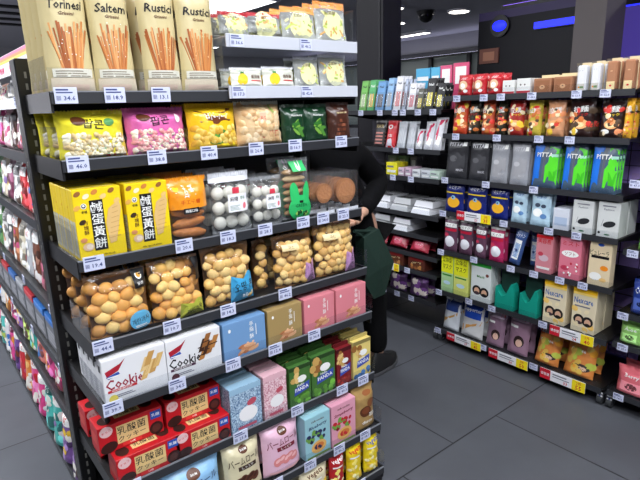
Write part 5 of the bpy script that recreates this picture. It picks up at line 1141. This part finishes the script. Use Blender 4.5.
# ================================================================ THE CUSTOMER, seen from behind, leaning towards the shelving
def skinned(name, pts, edges, radii, m, parent=None, root=0, sub=2):
    me = bpy.data.meshes.new(name); me.from_pydata(pts, edges, []); o = bpy.data.objects.new(name, me); COL.objects.link(o)
    s = o.modifiers.new('skin', 'SKIN'); ly = me.skin_vertices[0] if len(me.skin_vertices) else None
    if ly is None:
        bpy.context.view_layer.objects.active = o; bpy.ops.mesh.customdata_skin_add(); ly = me.skin_vertices[0]
    for i, r in enumerate(radii):
        rr = r if isinstance(r, tuple) else (r, r)
        ly.data[i].radius = rr; ly.data[i].use_root = (i == root)
    s.use_smooth_shade = True
    b = o.modifiers.new('sub', 'SUBSURF'); b.levels = sub; b.render_levels = sub
    me.materials.append(m)
    if parent: o.parent = parent
    return o
SKIN = mat('skin', (206, 160, 134), .5, noise=.04, nscale=20); COAT = mat('black_coat', (9, 9, 11), .95, spec=.15, bump=.4, bscale=25); TRO = mat('black_trousers', (10, 10, 12), .95, spec=.15, bump=.3, bscale=30)
SHOE = mat('black_shoe', (20, 20, 22), .6); HAIR = mat('dark_hair', (24, 18, 16), .5, bump=.6, bscale=90)
per = empty('person', (PXX, PYY, 0)) if False else empty('person', (1.80, 1.93, 0))
tag(per, 'person in black coat and trousers holding a dark green bag, between display and rack', 'person')
# local: facing +Y (away), x to the right
hip = (-.06, 0, .86); ch = (-.17, .02, 1.14); nk = (-.235, .04, 1.30); hd = (-.285, .07, 1.40)
P = [hip, (-.10, .0, .98), ch, (-.20, .03, 1.24), nk, (-.25, .05, 1.345), (-.28, .06, 1.41), (-.30, .075, 1.49),
     (.03, 0, .80), (.10, .02, .45), (.11, -.01, .09), (.15, .08, .05), (-.15, 0, .80), (-.19, .03, .45), (-.18, -.02, .09), (-.20, .09, .05),
     (-.04, .02, 1.225), (.12, -.02, 1.06), (-.14, -.18, .975), (-.19, -.20, .965), (-.37, .03, 1.26), (-.44, .1, 1.05), (-.42, .27, 1.08), (-.42, .34, 1.10)]
Eg = [(0, 1), (1, 2), (2, 3), (3, 4), (4, 5), (5, 6), (6, 7), (0, 8), (8, 9), (9, 10), (10, 11), (0, 12), (12, 13), (13, 14), (14, 15), (3, 16), (16, 17), (17, 18), (18, 19), (3, 20), (20, 21), (21, 22), (22, 23)]
Rd = [.11, (.12, .09), (.13, .095), (.11, .08), .055, .052, (.075, .088), (.068, .08), .08, .055, .038, .035, .08, .055, .038, .035, .05, .038, .026, .022, .05, .038, .026, .022]
skinned('body', P, Eg, Rd, SKIN, per)
# coat: torso and sleeves
CP = [(-.055, 0, .76), (-.06, 0, .86), (-.11, 0, 1.0), ch, (-.205, .03, 1.245), (-.23, .04, 1.30), (-.035, .02, 1.235), (.12, -.02, 1.06), (-.165, -.19, .972), (-.375, .03, 1.265), (-.45, .1, 1.05), (-.425, .25, 1.075)]
CE = [(0, 1), (1, 2), (2, 3), (3, 4), (4, 5), (4, 6), (6, 7), (7, 8), (4, 9), (9, 10), (10, 11)]
CR = [(.14, .11), (.15, .11), (.15, .11), (.15, .11), (.11, .09), (.07, .07), (.075, .075), (.062, .062), (.042, .042), (.075, .075), (.06, .06), (.042, .042)]
skinned('coat', CP, CE, CR, COAT, per, root=1)
skinned('trousers', [(-.06, 0, .88), (.025, 0, .78), (.10, .02, .45), (.11, -.01, .1), (-.145, 0, .78), (-.19, .03, .45), (-.18, -.02, .1)], [(0, 1), (1, 2), (2, 3), (0, 4), (4, 5), (5, 6)], [(.14, .12), .098, .078, .06, .098, .078, .06], TRO, per)
def shoe(x, y, yaw):
    g = MB(); N = 18; prof = []
    def ring(z, sc, h0=0):
        V = []
        for i in range(N):
            t = 2*PI*i/N; a, b = math.cos(t), math.sin(t); L = .155 if a > 0 else .13; wd = .052 if a > 0 else .042
            V.append((b*wd*sc, .045+a*L*(sc if a > 0 else 1-(1-sc)*.5), z + (h0*(1-a)*.5)))
        return V
    rings = [ring(0.001, .96), ring(.022, 1.0), ring(.024, .94), ring(.05, .9, .02), ring(.066, .72, .045), ring(.072, .4, .06)]
    V = sum(rings, []); F = [(j*N+i, j*N+(i+1) % N, (j+1)*N+(i+1) % N, (j+1)*N+i) for j in range(5) for i in range(N)]
    g.add(V, F[N*2:], SHOE, True); g.add(V, F[:N*2], mat('shoe_sole', (70, 70, 74), .7), True); g.add(V, [tuple(range(N))[::-1]], SHOE); g.add(V, [tuple(range(5*N, 6*N))], SHOE)
    o = g.build('shoe', per); o.location = (x, y, 0); o.rotation_euler = (0, 0, yaw); return o
shoe(.10, -.03, -1.3); shoe(-.18, -.02, .1)
g = MB(); g.ellipsoid((-.292, .055, 1.475), (.092, .105, .115), HAIR, 20, 14); g.ellipsoid((-.275, .02, 1.40), (.085, .075, .10), HAIR, 18, 10); g.build('hair', per)
g = MB(); g.ellipsoid((-.302, .168, 1.455), (.012, .018, .016), SKIN, 8, 6); g.build('nose', per)
for s in (-1, 1):
    g = MB(); g.ellipsoid((-.302+s*.03, .153, 1.475), (.012, .008, .009), WHITE, 10, 6); g.ellipsoid((-.302+s*.03, .159, 1.475), (.005, .004, .005), BLACK, 8, 6); g.build('eye', per)
g = MB(); g.ellipsoid((-.302, .156, 1.425), (.022, .008, .006), mat('lips', (170, 90, 84), .5), 10, 6); g.build('mouth', per)
# hands
def hand(px_, py_, pz_, dirz):
    b = Vector((px_, py_, pz_)); d = Vector(dirz).normalized(); side = Vector((0, 1, 0)) if abs(d.z) > .6 else Vector((1, 0, 0)); nrm = d.cross(side)
    pts = [b, b+d*.05, b+d*.085]; ed = [(0, 1), (1, 2)]; rd = [.022, (.034, .02), (.032, .018)]
    for k in range(4):
        o_ = side*(-.027+k*.018); L = (.03, .036, .034, .026)[k]; a = b+d*.085+o_; c = a+d*L+nrm*.012; e = c+d*L*.4+nrm*.026; f = e-d*.012+nrm*.016
        n = len(pts); pts += [a, c, e, f]; ed += [(2, n), (n, n+1), (n+1, n+2), (n+2, n+3)]; rd += [.0095, .009, .0085, .007]
    n = len(pts); a = b+d*.03-side*.03; pts += [a, a+d*.03-side*.012+nrm*.014, a+d*.055+nrm*.03]; ed += [(1, n), (n, n+1), (n+1, n+2)]; rd += [.012, .0105, .009]
    skinned('hand', [tuple(p) for p in pts], ed, rd, SKIN, per, root=0, sub=1)
hand(-.185, -.198, .966, (-1, -.45, -.3)); hand(-.425, .33, 1.10, (0, 1, .1))
# dark green bag held in the right hand
GRN = mat('dark_green_fabric', (16, 44, 34), .7, bump=.2, bscale=60)
A = hit(364, 240, 0, 1.86); 
def bagpt(px, py): return hit(px, py, 1, 1.69)
pts = [bagpt(364, 238), bagpt(379, 229), bagpt(394, 262), bagpt(385, 294), bagpt(374, 299), bagpt(364, 282)]
g = MB(); n = len(pts); c = sum(pts, Vector())/n
V = [p for p in pts]+[p+Vector((.01, .07, 0)) for p in pts]+[c+Vector((0, -.02, 0)), c+Vector((.01, .09, 0))]
g.add(V, [(i, (i+1) % n, 2*n) for i in range(n)]+[(n+(i+1) % n, n+i, 2*n+1) for i in range(n)]+[(i, n+i, n+(i+1) % n, (i+1) % n) for i in range(n)], GRN)
tb = g.build('tote_bag'); tag(tb, 'dark green bag hanging from the hand of the person in black', 'bag')
top = pts[1]; g = MB(); hp = Vector((1.54, 1.695, .905))
g.cyl(top+Vector((-.03, .03, -.01)), hp, .007, .007, GRN, 8); g.cyl(pts[0]+Vector((.03, .03, -.01)), hp, .007, .007, GRN, 8); g.build('bag_handle', tb)
